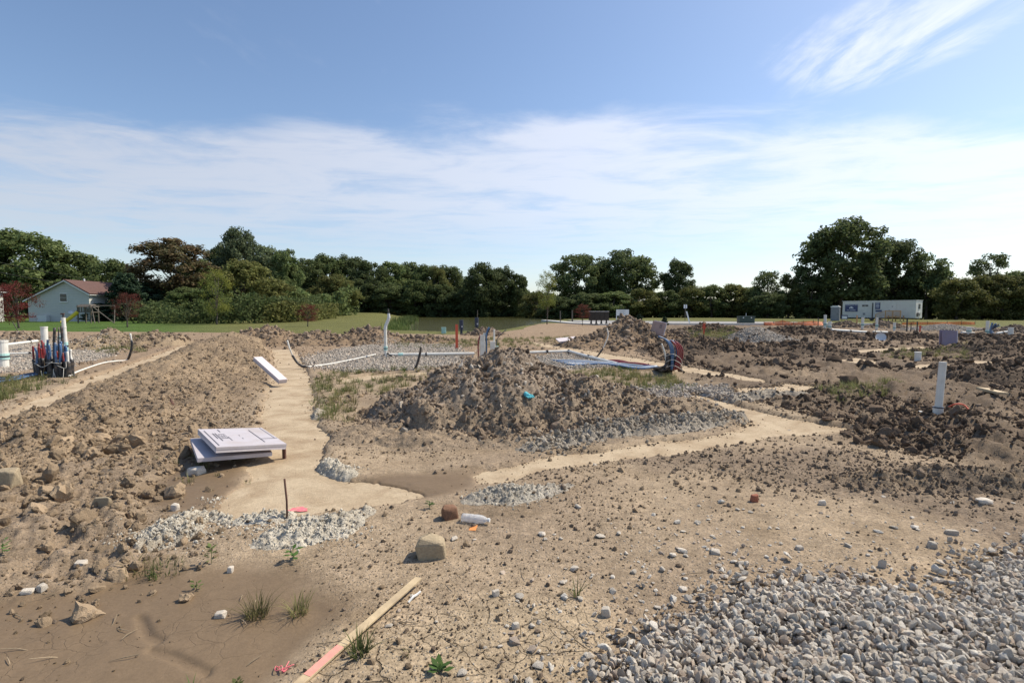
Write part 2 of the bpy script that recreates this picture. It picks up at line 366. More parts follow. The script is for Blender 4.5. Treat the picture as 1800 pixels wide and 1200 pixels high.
def leaf_mat(name, c1, c2, rand=0.25, transl=0.42):
    m, nt, b = new_mat(name); N = nt.nodes; L = nt.links
    b.inputs['Roughness'].default_value = 0.7; b.inputs['Specular IOR Level'].default_value = 0.12
    geo = N.new('ShaderNodeNewGeometry'); no = N.new('ShaderNodeTexNoise'); no.inputs['Scale'].default_value = 0.55; no.inputs['Detail'].default_value = 5
    L.new(geo.outputs['Position'], no.inputs['Vector'])
    mr = N.new('ShaderNodeMapRange'); mr.inputs[1].default_value = 0.35; mr.inputs[2].default_value = 0.65; L.new(no.outputs[0], mr.inputs[0])
    mx = N.new('ShaderNodeMix'); mx.data_type = 'RGBA'; L.new(mr.outputs[0], mx.inputs[0]); mx.inputs[6].default_value = (*c1, 1); mx.inputs[7].default_value = (*c2, 1)
    ri = N.new('ShaderNodeMapRange'); L.new(geo.outputs['Random Per Island'], ri.inputs[0]); ri.inputs[3].default_value = 0.65; ri.inputs[4].default_value = 1.4
    oi = N.new('ShaderNodeObjectInfo'); r2 = N.new('ShaderNodeMapRange'); L.new(oi.outputs['Random'], r2.inputs[0]); r2.inputs[3].default_value = 1 - rand; r2.inputs[4].default_value = 1 + rand
    mm = N.new('ShaderNodeMath'); mm.operation = 'MULTIPLY'; L.new(ri.outputs[0], mm.inputs[0]); L.new(r2.outputs[0], mm.inputs[1])
    hsv = N.new('ShaderNodeHueSaturation'); L.new(mx.outputs[2], hsv.inputs['Color']); L.new(mm.outputs[0], hsv.inputs['Value'])
    L.new(hsv.outputs[0], b.inputs['Base Color'])
    tr = N.new('ShaderNodeBsdfTranslucent'); L.new(hsv.outputs[0], tr.inputs[0])
    ms = N.new('ShaderNodeMixShader'); ms.inputs[0].default_value = transl
    L.new(b.outputs[0], ms.inputs[1]); L.new(tr.outputs[0], ms.inputs[2]); L.new(ms.outputs[0], nt.nodes['Material Output'].inputs[0])
    return m

DIRT = (0.30, 0.22, 0.15)
MAT = {
 'ground': soil_mat('ground_soil', cracks=True), 'soil': soil_mat('heap_soil', pebble=0.8, fine_bump=0.013),
 'white_pipe': mat('white_pvc', (0.72, 0.70, 0.64), 0.4, 0.05, 6, dirt=(DIRT, 5, 0.25)),
 'aqua': mat('aqua_coupling', (0.42, 0.66, 0.62), 0.45, 0.06, 6, dirt=(DIRT, 9, 0.25)),
 'black': mat('black_plastic', (0.025, 0.025, 0.028), 0.5, 0.2, 10, dirt=(DIRT, 12, 0.35)),
 'red_tube': mat('red_tube', (0.22, 0.025, 0.03), 0.4, 0.15, 10, dirt=(DIRT, 14, 0.3)),
 'blue_tube': mat('blue_tube', (0.06, 0.14, 0.28), 0.4, 0.15, 10, dirt=(DIRT, 14, 0.3)),
 'navy': mat('navy_plastic', (0.02, 0.03, 0.06), 0.4, 0.2, 10),
 'tie': mat('pale_cable_tie', (0.6, 0.58, 0.52), 0.5, 0.1),
 'foam_top': mat('lavender_foam', (0.46, 0.43, 0.46), 0.75, 0.05, 5, dirt=(DIRT, 4, 0.3)),
 'foam_edge': mat('pale_foam_edge', (0.62, 0.56, 0.57), 0.8, 0.08, 30),
 'foam_purple': mat('purple_foam', (0.25, 0.21, 0.275), 0.8, 0.06, 5, dirt=(DIRT, 4, 0.25)),
 'foam_pink': mat('pink_foam', (0.45, 0.30, 0.25), 0.8, 0.08, 5, dirt=(DIRT, 4, 0.3)),
 'ink': mat('dark_print', (0.06, 0.06, 0.08), 0.7, 0.1),
 'wood': mat('weathered_lath', (0.50, 0.385, 0.235), 0.8, 0.18, 20, bump=0.001, bscale=60, dirt=(DIRT, 6, 0.35)),
 'pink_paint': mat('pink_marking_paint', (0.72, 0.30, 0.24), 0.7, 0.15, 25, dirt=((0.5, 0.38, 0.26), 20, 0.7)),
 'hot_pink': mat('hot_pink_paint', (0.75, 0.17, 0.20), 0.8, 0.25, 25, dirt=((0.5, 0.38, 0.27), 35, 0.8)),
 'rust': mat('rusty_steel', (0.10, 0.045, 0.03), 0.8, 0.3, 30),
 'orange': mat('orange_plastic', (0.85, 0.20, 0.04), 0.6, 0.12, 6),
 'orange_card': mat('orange_tag', (0.85, 0.33, 0.10), 0.7, 0.06, 20),
 'stake_red': mat('red_stake_paint', (0.60, 0.10, 0.05), 0.7, 0.15, 15),
 'teal_cloth': mat('turquoise_glove', (0.12, 0.50, 0.56), 0.7, 0.1, 20),
 'rock_tan': mat('tan_sandstone', (0.36, 0.285, 0.185), 0.9, 0.2, 12, bump=0.006, bscale=25),
 'rock_brown': mat('brown_rock', (0.20, 0.105, 0.06), 0.9, 0.25, 14, bump=0.005, bscale=30),
 'rock_grey': mat('grey_limestone', (0.57, 0.505, 0.42), 0.9, 0.18, 15, bump=0.004, bscale=40, rand=0.2, dirt=((0.42, 0.35, 0.27), 9, 0.45)),
 'rock_mid': mat('dusty_gravel', (0.40, 0.352, 0.295), 0.9, 0.18, 15, bump=0.004, bscale=40, rand=0.3, dirt=((0.30, 0.23, 0.16), 6, 0.6)),
 'rock_warm': mat('buff_limestone', (0.45, 0.36, 0.28), 0.9, 0.2, 15, bump=0.004, bscale=40, rand=0.25),
 'rock_pale': mat('pale_limestone', (0.66, 0.61, 0.53), 0.9, 0.2, 15, bump=0.004, bscale=40, rand=0.2, dirt=((0.42, 0.35, 0.27), 9, 0.5)),
 'rock_white': mat('pale_cobble', (0.60, 0.53, 0.44), 0.85, 0.1, 12, bump=0.002),
 'brick': mat('brick_red', (0.33, 0.12, 0.07), 0.9, 0.2, 20, bump=0.002),
 'clod': mat('soil_clod', (0.235, 0.178, 0.13), 0.95, 0.25, 25, bump=0.008, bscale=30, rand=0.35, spec=0.1),
 'clod_dark': mat('dark_clod', (0.145, 0.103, 0.072), 0.95, 0.25, 25, bump=0.01, bscale=22, rand=0.35, spec=0.1),
 'clod_tan': mat('tan_clod', (0.29, 0.215, 0.142), 0.95, 0.25, 25, bump=0.006, bscale=30, rand=0.3, spec=0.1),
 'crumb': mat('concrete_crumb', (0.58, 0.53, 0.44), 0.95, 0.2, 30, bump=0.004, bscale=60, rand=0.2, spec=0.1),
 'crumb_grey': mat('grey_crumb', (0.35, 0.305, 0.245), 0.95, 0.2, 30, bump=0.004, bscale=60, rand=0.3, spec=0.1),
 'twig': mat('dry_twig', (0.33, 0.25, 0.16), 0.9, 0.25, 30, rand=0.4),
 'grass': leaf_mat('weed_grass', (0.10, 0.14, 0.045), (0.20, 0.20, 0.085), 0.3),
 'dry_grass': leaf_mat('dry_weed', (0.23, 0.20, 0.09), (0.16, 0.17, 0.07), 0.3),
 'sprout': leaf_mat('green_sprout', (0.085, 0.16, 0.045), (0.12, 0.19, 0.06), 0.2),
 'oak': leaf_mat('leaf_dark', (0.085, 0.115, 0.048), (0.145, 0.172, 0.07)),
 'maple': leaf_mat('leaf_mid', (0.10, 0.14, 0.05), (0.165, 0.195, 0.078)),
 'poplar': leaf_mat('leaf_poplar', (0.13, 0.165, 0.085), (0.17, 0.20, 0.11)),
 'olive': leaf_mat('leaf_olive', (0.12, 0.135, 0.045), (0.175, 0.17, 0.06)),
 'rusty': leaf_mat('leaf_rusty', (0.16, 0.105, 0.058), (0.11, 0.11, 0.055)),
 'yellow': leaf_mat('leaf_yellow', (0.20, 0.20, 0.045), (0.13, 0.16, 0.045)),
 'red': leaf_mat('leaf_red', (0.18, 0.042, 0.04), (0.11, 0.055, 0.035)),
 'pine': leaf_mat('leaf_pine', (0.035, 0.06, 0.036), (0.05, 0.08, 0.042), 0.15, 0.2),
 'reed': leaf_mat('reed', (0.10, 0.14, 0.04), (0.13, 0.16, 0.06)),
 'bark': mat('bark', (0.10, 0.082, 0.065), 0.9, 0.25, 6, bump=0.02, bscale=12),
 'siding': mat('pale_siding', (0.50, 0.50, 0.455), 0.6, 0.04, 2), 'shingle': mat('brown_shingle', (0.11, 0.058, 0.047), 0.85, 0.18, 3, bump=0.01, bscale=30),
 'white_paint': mat('white_paint', (0.72, 0.72, 0.70), 0.5, 0.04, 4), 'glass_dark': mat('dark_window', (0.03, 0.04, 0.05), 0.1, 0.1, 3),
 'trailer': mat('trailer_white', (0.64, 0.63, 0.58), 0.45, 0.05, 1.5, dirt=((0.45, 0.40, 0.33), 1.2, 0.25)), 'sign_blue': mat('sign_navy', (0.035, 0.05, 0.14), 0.4, 0.08, 4),
 'print_white': mat('white_lettering', (0.75, 0.76, 0.78), 0.5, 0.02), 'grey_plastic': mat('grey_plastic', (0.22, 0.23, 0.25), 0.5, 0.08, 4),
 'deck_wood': mat('new_lumber', (0.52, 0.30, 0.14), 0.75, 0.14, 12), 'dark_green': mat('green_cabinet', (0.03, 0.055, 0.045), 0.45, 0.1, 4),
 'mailbox': mat('dark_bronze', (0.03, 0.022, 0.018), 0.4, 0.12, 8), 'yellow_slide': mat('yellow_slide', (0.70, 0.55, 0.05), 0.4, 0.05, 4),
 'asphalt': mat('road_grey', (0.27, 0.26, 0.25), 0.9, 0.08, 1.5), 'sidewalk': mat('sidewalk', (0.55, 0.53, 0.49), 0.85, 0.07, 2),
 'old_wood': mat('grey_wood', (0.13, 0.11, 0.09), 0.85, 0.2, 10), 'alu': mat('dish_grey', (0.62, 0.62, 0.62), 0.4, 0.05),
 'concrete_pale': mat('cistern_concrete', (0.40, 0.39, 0.37), 0.9, 0.1, 6),
}
def glass_mat():
    m, nt, b = new_mat('clear_plastic'); N = nt.nodes; L = nt.links
    b.inputs['Base Color'].default_value = (0.93, 0.94, 0.95, 1); b.inputs['Roughness'].default_value = 0.12
    b.inputs['Transmission Weight'].default_value = 0.62; b.inputs['IOR'].default_value = 1.12
    no = N.new('ShaderNodeTexNoise'); no.inputs['Scale'].default_value = 45
    tc = N.new('ShaderNodeTexCoord'); L.new(tc.outputs['Object'], no.inputs['Vector'])
    bp = N.new('ShaderNodeBump'); bp.inputs['Distance'].default_value = 0.004; L.new(no.outputs[0], bp.inputs['Height']); L.new(bp.outputs[0], b.inputs['Normal'])
    return m
MAT['clear'] = glass_mat()
def concrete_foot_mat():
    m, nt, b = new_mat('footing_concrete'); N = nt.nodes; L = nt.links
    b.inputs['Roughness'].default_value = 0.92; b.inputs['Specular IOR Level'].default_value = 0.2
    geo = N.new('ShaderNodeNewGeometry')
    def noise(s, d=6, r=0.6, dist=0.0):
        n = N.new('ShaderNodeTexNoise'); n.inputs['Scale'].default_value = s; n.inputs['Detail'].default_value = d; n.inputs['Roughness'].default_value = r; n.inputs['Distortion'].default_value = dist
        L.new(geo.outputs['Position'], n.inputs['Vector']); return n.outputs[0]
    def rng(v, a, b_, lo, hi):
        n = N.new('ShaderNodeMapRange'); L.new(v, n.inputs[0])
        for i, k in ((1, a), (2, b_), (3, lo), (4, hi)): n.inputs[i].default_value = k
        return n.outputs[0]
    mx = N.new('ShaderNodeMix'); mx.data_type = 'RGBA'; L.new(rng(noise(2.4, 7, 0.6, 0.6), 0.40, 0.66, 0, 1), mx.inputs[0])
    mx.inputs[6].default_value = (0.49, 0.388, 0.265, 1); mx.inputs[7].default_value = (0.35, 0.258, 0.165, 1)
    hsv = N.new('ShaderNodeHueSaturation'); L.new(mx.outputs[2], hsv.inputs['Color']); L.new(rng(noise(45, 7, 0.75), 0.3, 0.7, 0.78, 1.16), hsv.inputs['Value'])
    L.new(hsv.outputs[0], b.inputs['Base Color'])
    bp = N.new('ShaderNodeBump'); bp.inputs['Distance'].default_value = 0.006; bp.inputs['Strength'].default_value = 1
    ad = N.new('ShaderNodeMath'); ad.operation = 'ADD'; L.new(noise(120, 4, 0.7), ad.inputs[0]); L.new(noise(14, 6, 0.6, 0.8), ad.inputs[1])
    L.new(ad.outputs[0], bp.inputs['Height']); L.new(bp.outputs[0], b.inputs['Normal'])
    return m
MAT['footing'] = concrete_foot_mat()
def water_mat():
    m, nt, b = new_mat('pond_water'); N = nt.nodes; L = nt.links
    b.inputs['Base Color'].default_value = (0.095, 0.095, 0.036, 1); b.inputs['Roughness'].default_value = 0.12; b.inputs['IOR'].default_value = 1.33
    geo = N.new('ShaderNodeNewGeometry'); mp = N.new('ShaderNodeMapping'); mp.inputs['Scale'].default_value = (1, 0.5, 1); L.new(geo.outputs['Position'], mp.inputs[0])
    no = N.new('ShaderNodeTexNoise'); no.inputs['Scale'].default_value = 3; no.inputs['Detail'].default_value = 4; L.new(mp.outputs[0], no.inputs['Vector'])
    bp = N.new('ShaderNodeBump'); bp.inputs['Distance'].default_value = 0.02; bp.inputs['Strength'].default_value = 0.5; L.new(no.outputs[0], bp.inputs['Height']); L.new(bp.outputs[0], b.inputs['Normal'])
    return m
MAT['water'] = water_mat()
def lap(m, pitch):
    nt = m.node_tree; N = nt.nodes; L = nt.links; g = N.new('ShaderNodeNewGeometry'); sp = N.new('ShaderNodeSeparateXYZ'); L.new(g.outputs['Position'], sp.inputs[0])
    a = N.new('ShaderNodeMath'); a.operation = 'DIVIDE'; L.new(sp.outputs[2], a.inputs[0]); a.inputs[1].default_value = pitch
    f = N.new('ShaderNodeMath'); f.operation = 'FRACT'; L.new(a.outputs[0], f.inputs[0])
    b = N.new('ShaderNodeBump'); b.invert = True; b.inputs['Distance'].default_value = 0.05; L.new(f.outputs[0], b.inputs['Height']); L.new(b.outputs[0], nt.nodes['Principled BSDF'].inputs['Normal'])
lap(MAT['siding'], 0.24)
def lawn_mat():
    m, nt, b = new_mat('lawn_grass'); N = nt.nodes; L = nt.links
    b.inputs['Roughness'].default_value = 0.9; b.inputs['Specular IOR Level'].default_value = 0.1
    geo = N.new('ShaderNodeNewGeometry'); at = N.new('ShaderNodeAttribute'); at.attribute_name = 'col'
    v = None
    for s, lo, hi in ((0.15, 0.85, 1.15), (1.5, 0.8, 1.2), (9, 0.7, 1.3)):
        no = N.new('ShaderNodeTexNoise'); no.inputs['Scale'].default_value = s; no.inputs['Detail'].default_value = 5; L.new(geo.outputs['Position'], no.inputs['Vector'])
        r = N.new('ShaderNodeMapRange'); L.new(no.outputs[0], r.inputs[0]); r.inputs[1].default_value = 0.3; r.inputs[2].default_value = 0.7; r.inputs[3].default_value = lo; r.inputs[4].default_value = hi
        if v is None: v = r.outputs[0]
        else:
            mm = N.new('ShaderNodeMath'); mm.operation = 'MULTIPLY'; L.new(v, mm.inputs[0]); L.new(r.outputs[0], mm.inputs[1]); v = mm.outputs[0]
    hsv = N.new('ShaderNodeHueSaturation'); L.new(at.outputs['Color'], hsv.inputs['Color']); L.new(v, hsv.inputs['Value']); L.new(hsv.outputs[0], b.inputs['Base Color'])
    bp = N.new('ShaderNodeBump'); bp.inputs['Distance'].default_value = 0.08; L.new(v, bp.inputs['Height']); L.new(bp.outputs[0], b.inputs['Normal'])
    return m
MAT['lawn'] = lawn_mat()

# ------------------------------------------------------------------ object helpers
def tag(o, label=None, cat=None, group=None, kind=None):
    if label: o['label'] = label
    if cat: o['category'] = cat
    if group: o['group'] = group
    if kind: o['kind'] = kind
    return o
def link(name, me, parent=None):
    o = bpy.data.objects.new(name, me); col.objects.link(o)
    if parent is not None: o.parent = parent
    return o
def empty(name, loc, rz=0.0, label=None, cat=None, group=None):
    o = bpy.data.objects.new(name, None); col.objects.link(o); o.location = loc; o.rotation_euler = (0, 0, rz)
    o.empty_display_size = 0.1
    return tag(o, label, cat, group)
def np_mesh(name, verts, faces, m, smooth=True, attrs=None):
    me = bpy.data.meshes.new(name); verts = np.asarray(verts, np.float32); faces = np.asarray(faces, np.int32)
    me.vertices.add(len(verts)); me.vertices.foreach_set('co', verts.ravel())
    k = faces.shape[1]; me.loops.add(faces.size); me.loops.foreach_set('vertex_index', faces.ravel())
    me.polygons.add(len(faces)); me.polygons.foreach_set('loop_start', np.arange(0, faces.size, k, dtype=np.int32))
    me.update(calc_edges=True)
    me.polygons.foreach_set('use_smooth', np.full(len(faces), smooth))
    for an, (ty, data) in (attrs or {}).items():
        a = me.attributes.new(an, ty, 'POINT')
        if ty == 'FLOAT_COLOR':
            d = np.ones((len(verts), 4), np.float32); d[:, :3] = data; a.data.foreach_set('color', d.ravel())
        else: a.data.foreach_set('value', np.asarray(data, np.float32).ravel())
    me.materials.append(m); me.update(); return me

class MB:
    """collects simple solids, then links them as ONE mesh object"""
    def __init__(s): s.v = []; s.f = []
    def add(s, vs, fs):
        k = len(s.v); s.v += [Vector(v) for v in vs]; s.f += [[i + k for i in f] for f in fs]; return s
    def box(s, c, size, rot=None, taper=1.0):
        x, y, z = (q / 2 for q in size); vs = []
        for sz in (-1, 1):
            t = taper if sz > 0 else 1
            for sx, sy in ((-1, -1), (1, -1), (1, 1), (-1, 1)): vs.append(Vector((sx * x * t, sy * y * t, sz * z)))
        if rot is not None: vs = [rot @ v for v in vs]
        c = Vector(c); return s.add([v + c for v in vs], [(3, 2, 1, 0), (4, 5, 6, 7), (0, 1, 5, 4), (1, 2, 6, 5), (2, 3, 7, 6), (3, 0, 4, 7)])
    def tube(s, pts, r, seg=8, cap=True):
        pts = [Vector(p) for p in pts]; n = len(pts); rs = r if isinstance(r, (list, tuple)) else [r] * n
        up = None; vs = []
        for i, p in enumerate(pts):
            d = (pts[min(i + 1, n - 1)] - pts[max(i - 1, 0)]).normalized()
            if up is None: up = d.orthogonal().normalized()
            up = (up - d * up.dot(d))
            up = up.normalized() if up.length > 1e-5 else d.orthogonal().normalized()
            w = d.cross(up)
            for k in range(seg):
                a = 2 * math.pi * k / seg; vs.append(p + (up * math.cos(a) + w * math.sin(a)) * rs[i])
        fs = [(i * seg + k, i * seg + (k + 1) % seg, (i + 1) * seg + (k + 1) % seg, (i + 1) * seg + k) for i in range(n - 1) for k in range(seg)]
        if cap: fs += [tuple(range(seg))[::-1], tuple((n - 1) * seg + k for k in range(seg))]
        return s.add(vs, fs)
    def quad(s, a, b, c, d): return s.add([a, b, c, d], [(0, 1, 2, 3)])
    def prism(s, poly, y0, y1):
        """polygon in x,z swept from y0 to y1"""
        n = len(poly); vs = [(x, y0, z) for x, z in poly] + [(x, y1, z) for x, z in poly]
        fs = [tuple(range(n)), tuple(range(2 * n - 1, n - 1, -1))] + [(i, n + i, n + (i + 1) % n, (i + 1) % n) for i in range(n)]
        return s.add(vs, fs)
    def build(s, name, m, parent=None, smooth=False, bevel=0.0):
        me = bpy.data.meshes.new(name); me.from_pydata([tuple(v) for v in s.v], [], s.f)
        bm = bmesh.new(); bm.from_mesh(me); bmesh.ops.recalc_face_normals(bm, faces=bm.faces)
        if bevel: bmesh.ops.bevel(bm, geom=list(bm.edges), offset=bevel, segments=1, affect='EDGES', profile=0.7)
        bm.to_mesh(me); bm.free()
        if smooth: me.polygons.foreach_set('use_smooth', [True] * len(me.polygons))
        me.materials.append(MAT[m] if isinstance(m, str) else m); me.update()
        return link(name, me, parent)
def curve(pts, n=8):
    """Catmull-Rom through points"""
    pts = [Vector(p) for p in pts]; q = [2 * pts[0] - pts[1]] + pts + [2 * pts[-1] - pts[-2]]; out = []
    for i in range(1, len(q) - 2):
        for k in range(n):
            t = k / n; a, b, c, d = q[i - 1], q[i], q[i + 1], q[i + 2]
            out.append(0.5 * ((2 * b) + (c - a) * t + (2 * a - 5 * b + 4 * c - d) * t * t + (3 * b - a - 3 * c + d) * t ** 3))
    return out + [pts[-1]]
def text_part(name, body, size, loc, rot, m, parent):
    cu = bpy.data.curves.new(name, 'FONT'); cu.body = body; cu.size = size; cu.align_x = 'CENTER'; cu.align_y = 'CENTER'; cu.extrude = 0.004
    t = bpy.data.objects.new(name, cu); col.objects.link(t); bpy.context.view_layer.update()
    me = bpy.data.meshes.new_from_object(t.evaluated_get(bpy.context.evaluated_depsgraph_get())); bpy.data.objects.remove(t)
    me.materials.clear(); me.materials.append(MAT[m]); o = link(name, me, parent); o.location = loc; o.rotation_euler = rot; return o

# ------------------------------------------------------------------ GROUND sheet (fine near, coarse far)
def build_ground():
    th = np.concatenate([np.linspace(-180, -62, 30, endpoint=False), np.linspace(-62, 62, 800), np.linspace(62, 180, 30, endpoint=False)[1:]])
    th = np.radians(th); rs = [0.35, 0.8, 1.2, 1.45]
    r = 1.5
    while r < 60: rs.append(r); r += min(r * r / 780, 0.0125 * r)
    while r < 3500: rs.append(r); r *= 1.05
    rs = np.array(rs); nt, nr = len(th), len(rs)
    T, RR = np.meshgrid(th, rs); x = (RR * np.sin(T)).ravel(); y = (RR * np.cos(T)).ravel()
    h = ground_h(x, y); c = ground_col(x, y)
    wet = np.zeros_like(x)
    for zp in Z_WET: wet = np.maximum(wet, sstep(-sd_local(x, y, zp), -0.1, 0.1))
    crack = np.maximum(sstep(-sd_local(x, y, Z_CRACK) + 0.2 * fbm(x * 2, y * 2, 3, 71), -0.1, 0.25), 0.3 * sstep(-sd_local(x, y, Z_WET[0]), 0.0, 0.4))
    lm = lawn_mask(x, y)
    x = np.append(x, 0); y = np.append(y, 0); h = np.append(h, 0.0)
    i = np.arange(nr - 1)[:, None] * nt + np.arange(nt)[None, :]; j = np.arange(nr - 1)[:, None] * nt + (np.arange(nt)[None, :] + 1) % nt
    F = np.stack([i, i + nt, j + nt, j], -1).reshape(-1, 4)
    lf = lm[F].sum(1) >= 3
    V = np.stack([x, y, h], 1)
    Fs = F[~lf]
    me = np_mesh('ground', V[:-1], Fs, MAT['ground'], True, {'col': ('FLOAT_COLOR', c), 'crack': ('FLOAT', crack), 'wet': ('FLOAT', wet)})
    tag(link('ground', me), kind='structure')
    # centre cap under the camera
    mb = MB(); a = [Vector((0.4 * math.sin(k * math.pi / 8), 0.4 * math.cos(k * math.pi / 8), 0.0)) for k in range(16)]
    # lawn: the grassed faces of the same sheet
    used = np.unique(F[lf]); idx = -np.ones(len(V), int); idx[used] = np.arange(len(used))
    t = x[used] / np.maximum(y[used], 1)
    olive = np.array((0.135, 0.135, 0.048)); green = np.array((0.075, 0.125, 0.028))
    k = sstep(-t, 0.5, 0.75); lc = olive * (1 - k[:, None]) + green * k[:, None]
    me2 = np_mesh('lawn', V[used], idx[F[lf]], MAT['lawn'], True, {'col': ('FLOAT_COLOR', lc)})
    tag(link('lawn', me2), kind='structure')
build_ground()
# pond water sheet
def build_pond():
    bm = bmesh.new(); c = Vector((np.mean([p[0] for p in POND]), np.mean([p[1] for p in POND]), 0))
    vs = [bm.verts.new((c.x + (p[0] - c.x) * 1.12, c.y + (p[1] - c.y) * 1.06, -0.05)) for p in POND]
    bm.faces.new(vs); me = bpy.data.meshes.new('pond'); bm.to_mesh(me); bm.free(); me.materials.append(MAT['water'])
    tag(link('pond', me), kind='structure')
build_pond()

# ------------------------------------------------------------------ heightfield patches: heaps, footings, spills
HEAPS = []      # (bbox, function) for finding the surface height later
def patch(name, hf, bbox, res, m, colf=None, below=0.05, ref=None):
    x0, x1, y0, y1 = bbox; nx = max(4, int((x1 - x0) / res)); ny = max(4, int((y1 - y0) / res))
    X, Y = np.meshgrid(np.linspace(x0, x1, nx), np.linspace(y0, y1, ny)); x = X.ravel(); y = Y.ravel()
    z = hf(x, y); g = ground_h(x, y) if ref is None else ref(x, y)
    vis = (z > g - below).reshape(ny, nx)
    fk = vis[:-1, :-1] | vis[1:, :-1] | vis[:-1, 1:] | vis[1:, 1:]
    i = (np.arange(ny - 1)[:, None] * nx + np.arange(nx - 1)[None, :])[fk]
    F = np.stack([i, i + 1, i + nx + 1, i + nx], 1); used = np.unique(F); idx = -np.ones(len(x), int); idx[used] = np.arange(len(used))
    z = np.maximum(z, g - below - 0.05) if ref is None else z
    V = np.stack([x, y, z], 1)[used]
    at = {'col': ('FLOAT_COLOR', colf(x[used], y[used]))} if colf else None
    return np_mesh(name, V, idx[F], m, True, at)
def heap(name, label, hf, bbox, res, colf, m='soil', group=None, cat='dirt heap'):
    def full(x, y):
        g = ground_h(x, y, fine=False); return g + hf(x, y)
    me = patch(name, full, bbox, res, MAT[m], colf)
    HEAPS.append((bbox, full)); return tag(link(name, me), label, cat, group)
def top(x, y):
    x = np.asarray(x, float); y = np.asarray(y, float); h = ground_h(x, y)
    for (x0, x1, y0, y1), f in HEAPS:
        k = (x > x0) & (x < x1) & (y > y0) & (y < y1)
        if k.any(): h[k] = np.maximum(h[k], f(x[k], y[k]))
    return h
def topz(x, y): return float(top(np.array([x]), np.array([y]))[0])
def mound_f(cx, cy, rx, ry, H, rot=0.0, seed=0, flat=0.12, cl=0.10, rough=0.18, size=0.22):
    c, s = math.cos(rot), math.sin(rot)
    def f(x, y):
        dx = x - cx; dy = y - cy; u = (c * dx + s * dy) / rx; v = (-s * dx + c * dy) / ry
        q = np.sqrt(u * u + v * v + flat * flat) - flat * 0.5
        q = q + 0.14 * fbm(x / rx * 1.6, y / ry * 1.6, 3, seed + 3)
        b = H * (1 - q); k = sstep(b, -0.02, 0.12 * H + 0.04)
        b = b + k * (rough * H * fbm(x / rx * 3, y / ry * 3, 4, seed + 4) + cl * (0.7 * domes(x, y, size, seed + 5, 0.45) + 0.5 * domes(x, y, size * 0.42, seed + 6, 0.6) + 0.3 * domes(x, y, size * 0.2, seed + 7, 0.7) + 0.55 * fbm(x / size * 1.6, y / size * 1.6, 5, seed + 8, 0.62)) - cl * 0.3)
        return b
    return f, (cx - max(rx, ry) * 1.25, cx + max(rx, ry) * 1.25, cy - max(rx, ry) * 1.25, cy + max(rx, ry) * 1.25)
def ridge_f(pts, seed=0, cl=0.08, rough=0.15, size=0.2):
    """pts: x, y, crest height, half width on the left of travel, half width on the right"""
    P_ = np.array(pts, float)
    def f(x, y):
        best = np.full(x.shape, -9.0)
        for i in range(len(P_) - 1):
            a, b = P_[i], P_[i + 1]; ex, ey = b[0] - a[0], b[1] - a[1]; l2 = ex * ex + ey * ey
            t0 = ((x - a[0]) * ex + (y - a[1]) * ey) / l2; t = np.clip(t0, 0, 1)
            dx = x - a[0] - t * ex; dy = y - a[1] - t * ey; side = ex * dy - ey * dx
            H = a[2] + (b[2] - a[2]) * t; wl = a[3] + (b[3] - a[3]) * t; wr = a[4] + (b[4] - a[4]) * t
            w = np.where(side > 0, wl, wr); q = np.sqrt(dx * dx + dy * dy) / w
            q = np.sqrt(q * q + 0.02) - 0.07
            best = np.maximum(best, H * (1 - q))
        w = P_[:, 3:].mean(); H = P_[:, 2].mean()
        best = best + 0.16 * H * fbm(x / w * 1.5, y / w * 1.5, 3, seed + 2)
        k = sstep(best, -0.02, 0.12 * H + 0.03)
        return best + k * (rough * H * fbm(x / w * 3.5, y / w * 3.5, 4, seed + 4) + cl * (0.7 * domes(x, y, size, seed + 5, 0.5) + 0.5 * domes(x, y, size * 0.42, seed + 6, 0.65) + 0.3 * domes(x, y, size * 0.2, seed + 7, 0.8) + 0.55 * fbm(x / size * 1.6, y / size * 1.6, 5, seed + 8, 0.62)) - cl * 0.3)
    m = P_[:, 3:].max() * 1.25
    return f, (P_[:, 0].min() - m, P_[:, 0].max() + m, P_[:, 1].min() - m, P_[:, 1].max() + m)
def tint(a, b, s, sc=1.5):
    a = np.array(a); b = np.array(b)
    def f(x, y):
        k = np.clip(0.5 + 0.9 * fbm(x * sc, y * sc, 4, s), 0, 1); return a * (1 - k[:, None]) + b * k[:, None]
    return f

# footings first: flat poured strips in the trenches
FLABEL = {'centre': 'pale tan concrete footing running between the left berm and the central dirt pile', 'left': 'pale concrete footing strip behind the crest of the left berm',
 'right': 'pale concrete footing running from the puddle to the right along the grey crust', 'spur': 'short pale footing patch behind the bend of the right footing',
 'far': 'thin pale footing strip behind the coloured tube bundle', 'r1': 'narrow pale footing strip below the white dish on the dark soil', 'r2': 'thin pale footing strip at the foot of the dark heap right of the gravel pile',
 'r3': 'small pale footing piece directly behind the tall white pipe', 'r4': 'small pale footing piece with orange paint at the far right', 'behind': 'thin tan footing strip left of and behind the central dirt pile'}
for k, poly in FOOT.items():
    b = polybox(poly, 0.2); near = min(p[1] for p in poly)
    def hf(x, y, poly=poly):
        sd = sdist(x, y, poly); return np.where(sd < 0.16, ZF + 0.004 * fbm(x * 3, y * 3, 3, 81), -5)
    me = patch('concrete_footing', hf, b, 0.035 if near < 9 else 0.08, MAT['footing'], None, 0.0, ref=lambda x, y: np.full(x.shape, -1.0))
    me_o = tag(link('concrete_footing', me), FLABEL[k], 'footing', 'poured concrete footings')
    vv = np.zeros(len(me.vertices) * 3, np.float32); me.vertices.foreach_get('co', vv); vv = vv.reshape(-1, 3); vv[vv[:, 2] < -1, 2] = ZF - 0.09; me.vertices.foreach_set('co', vv.ravel()); me.update()

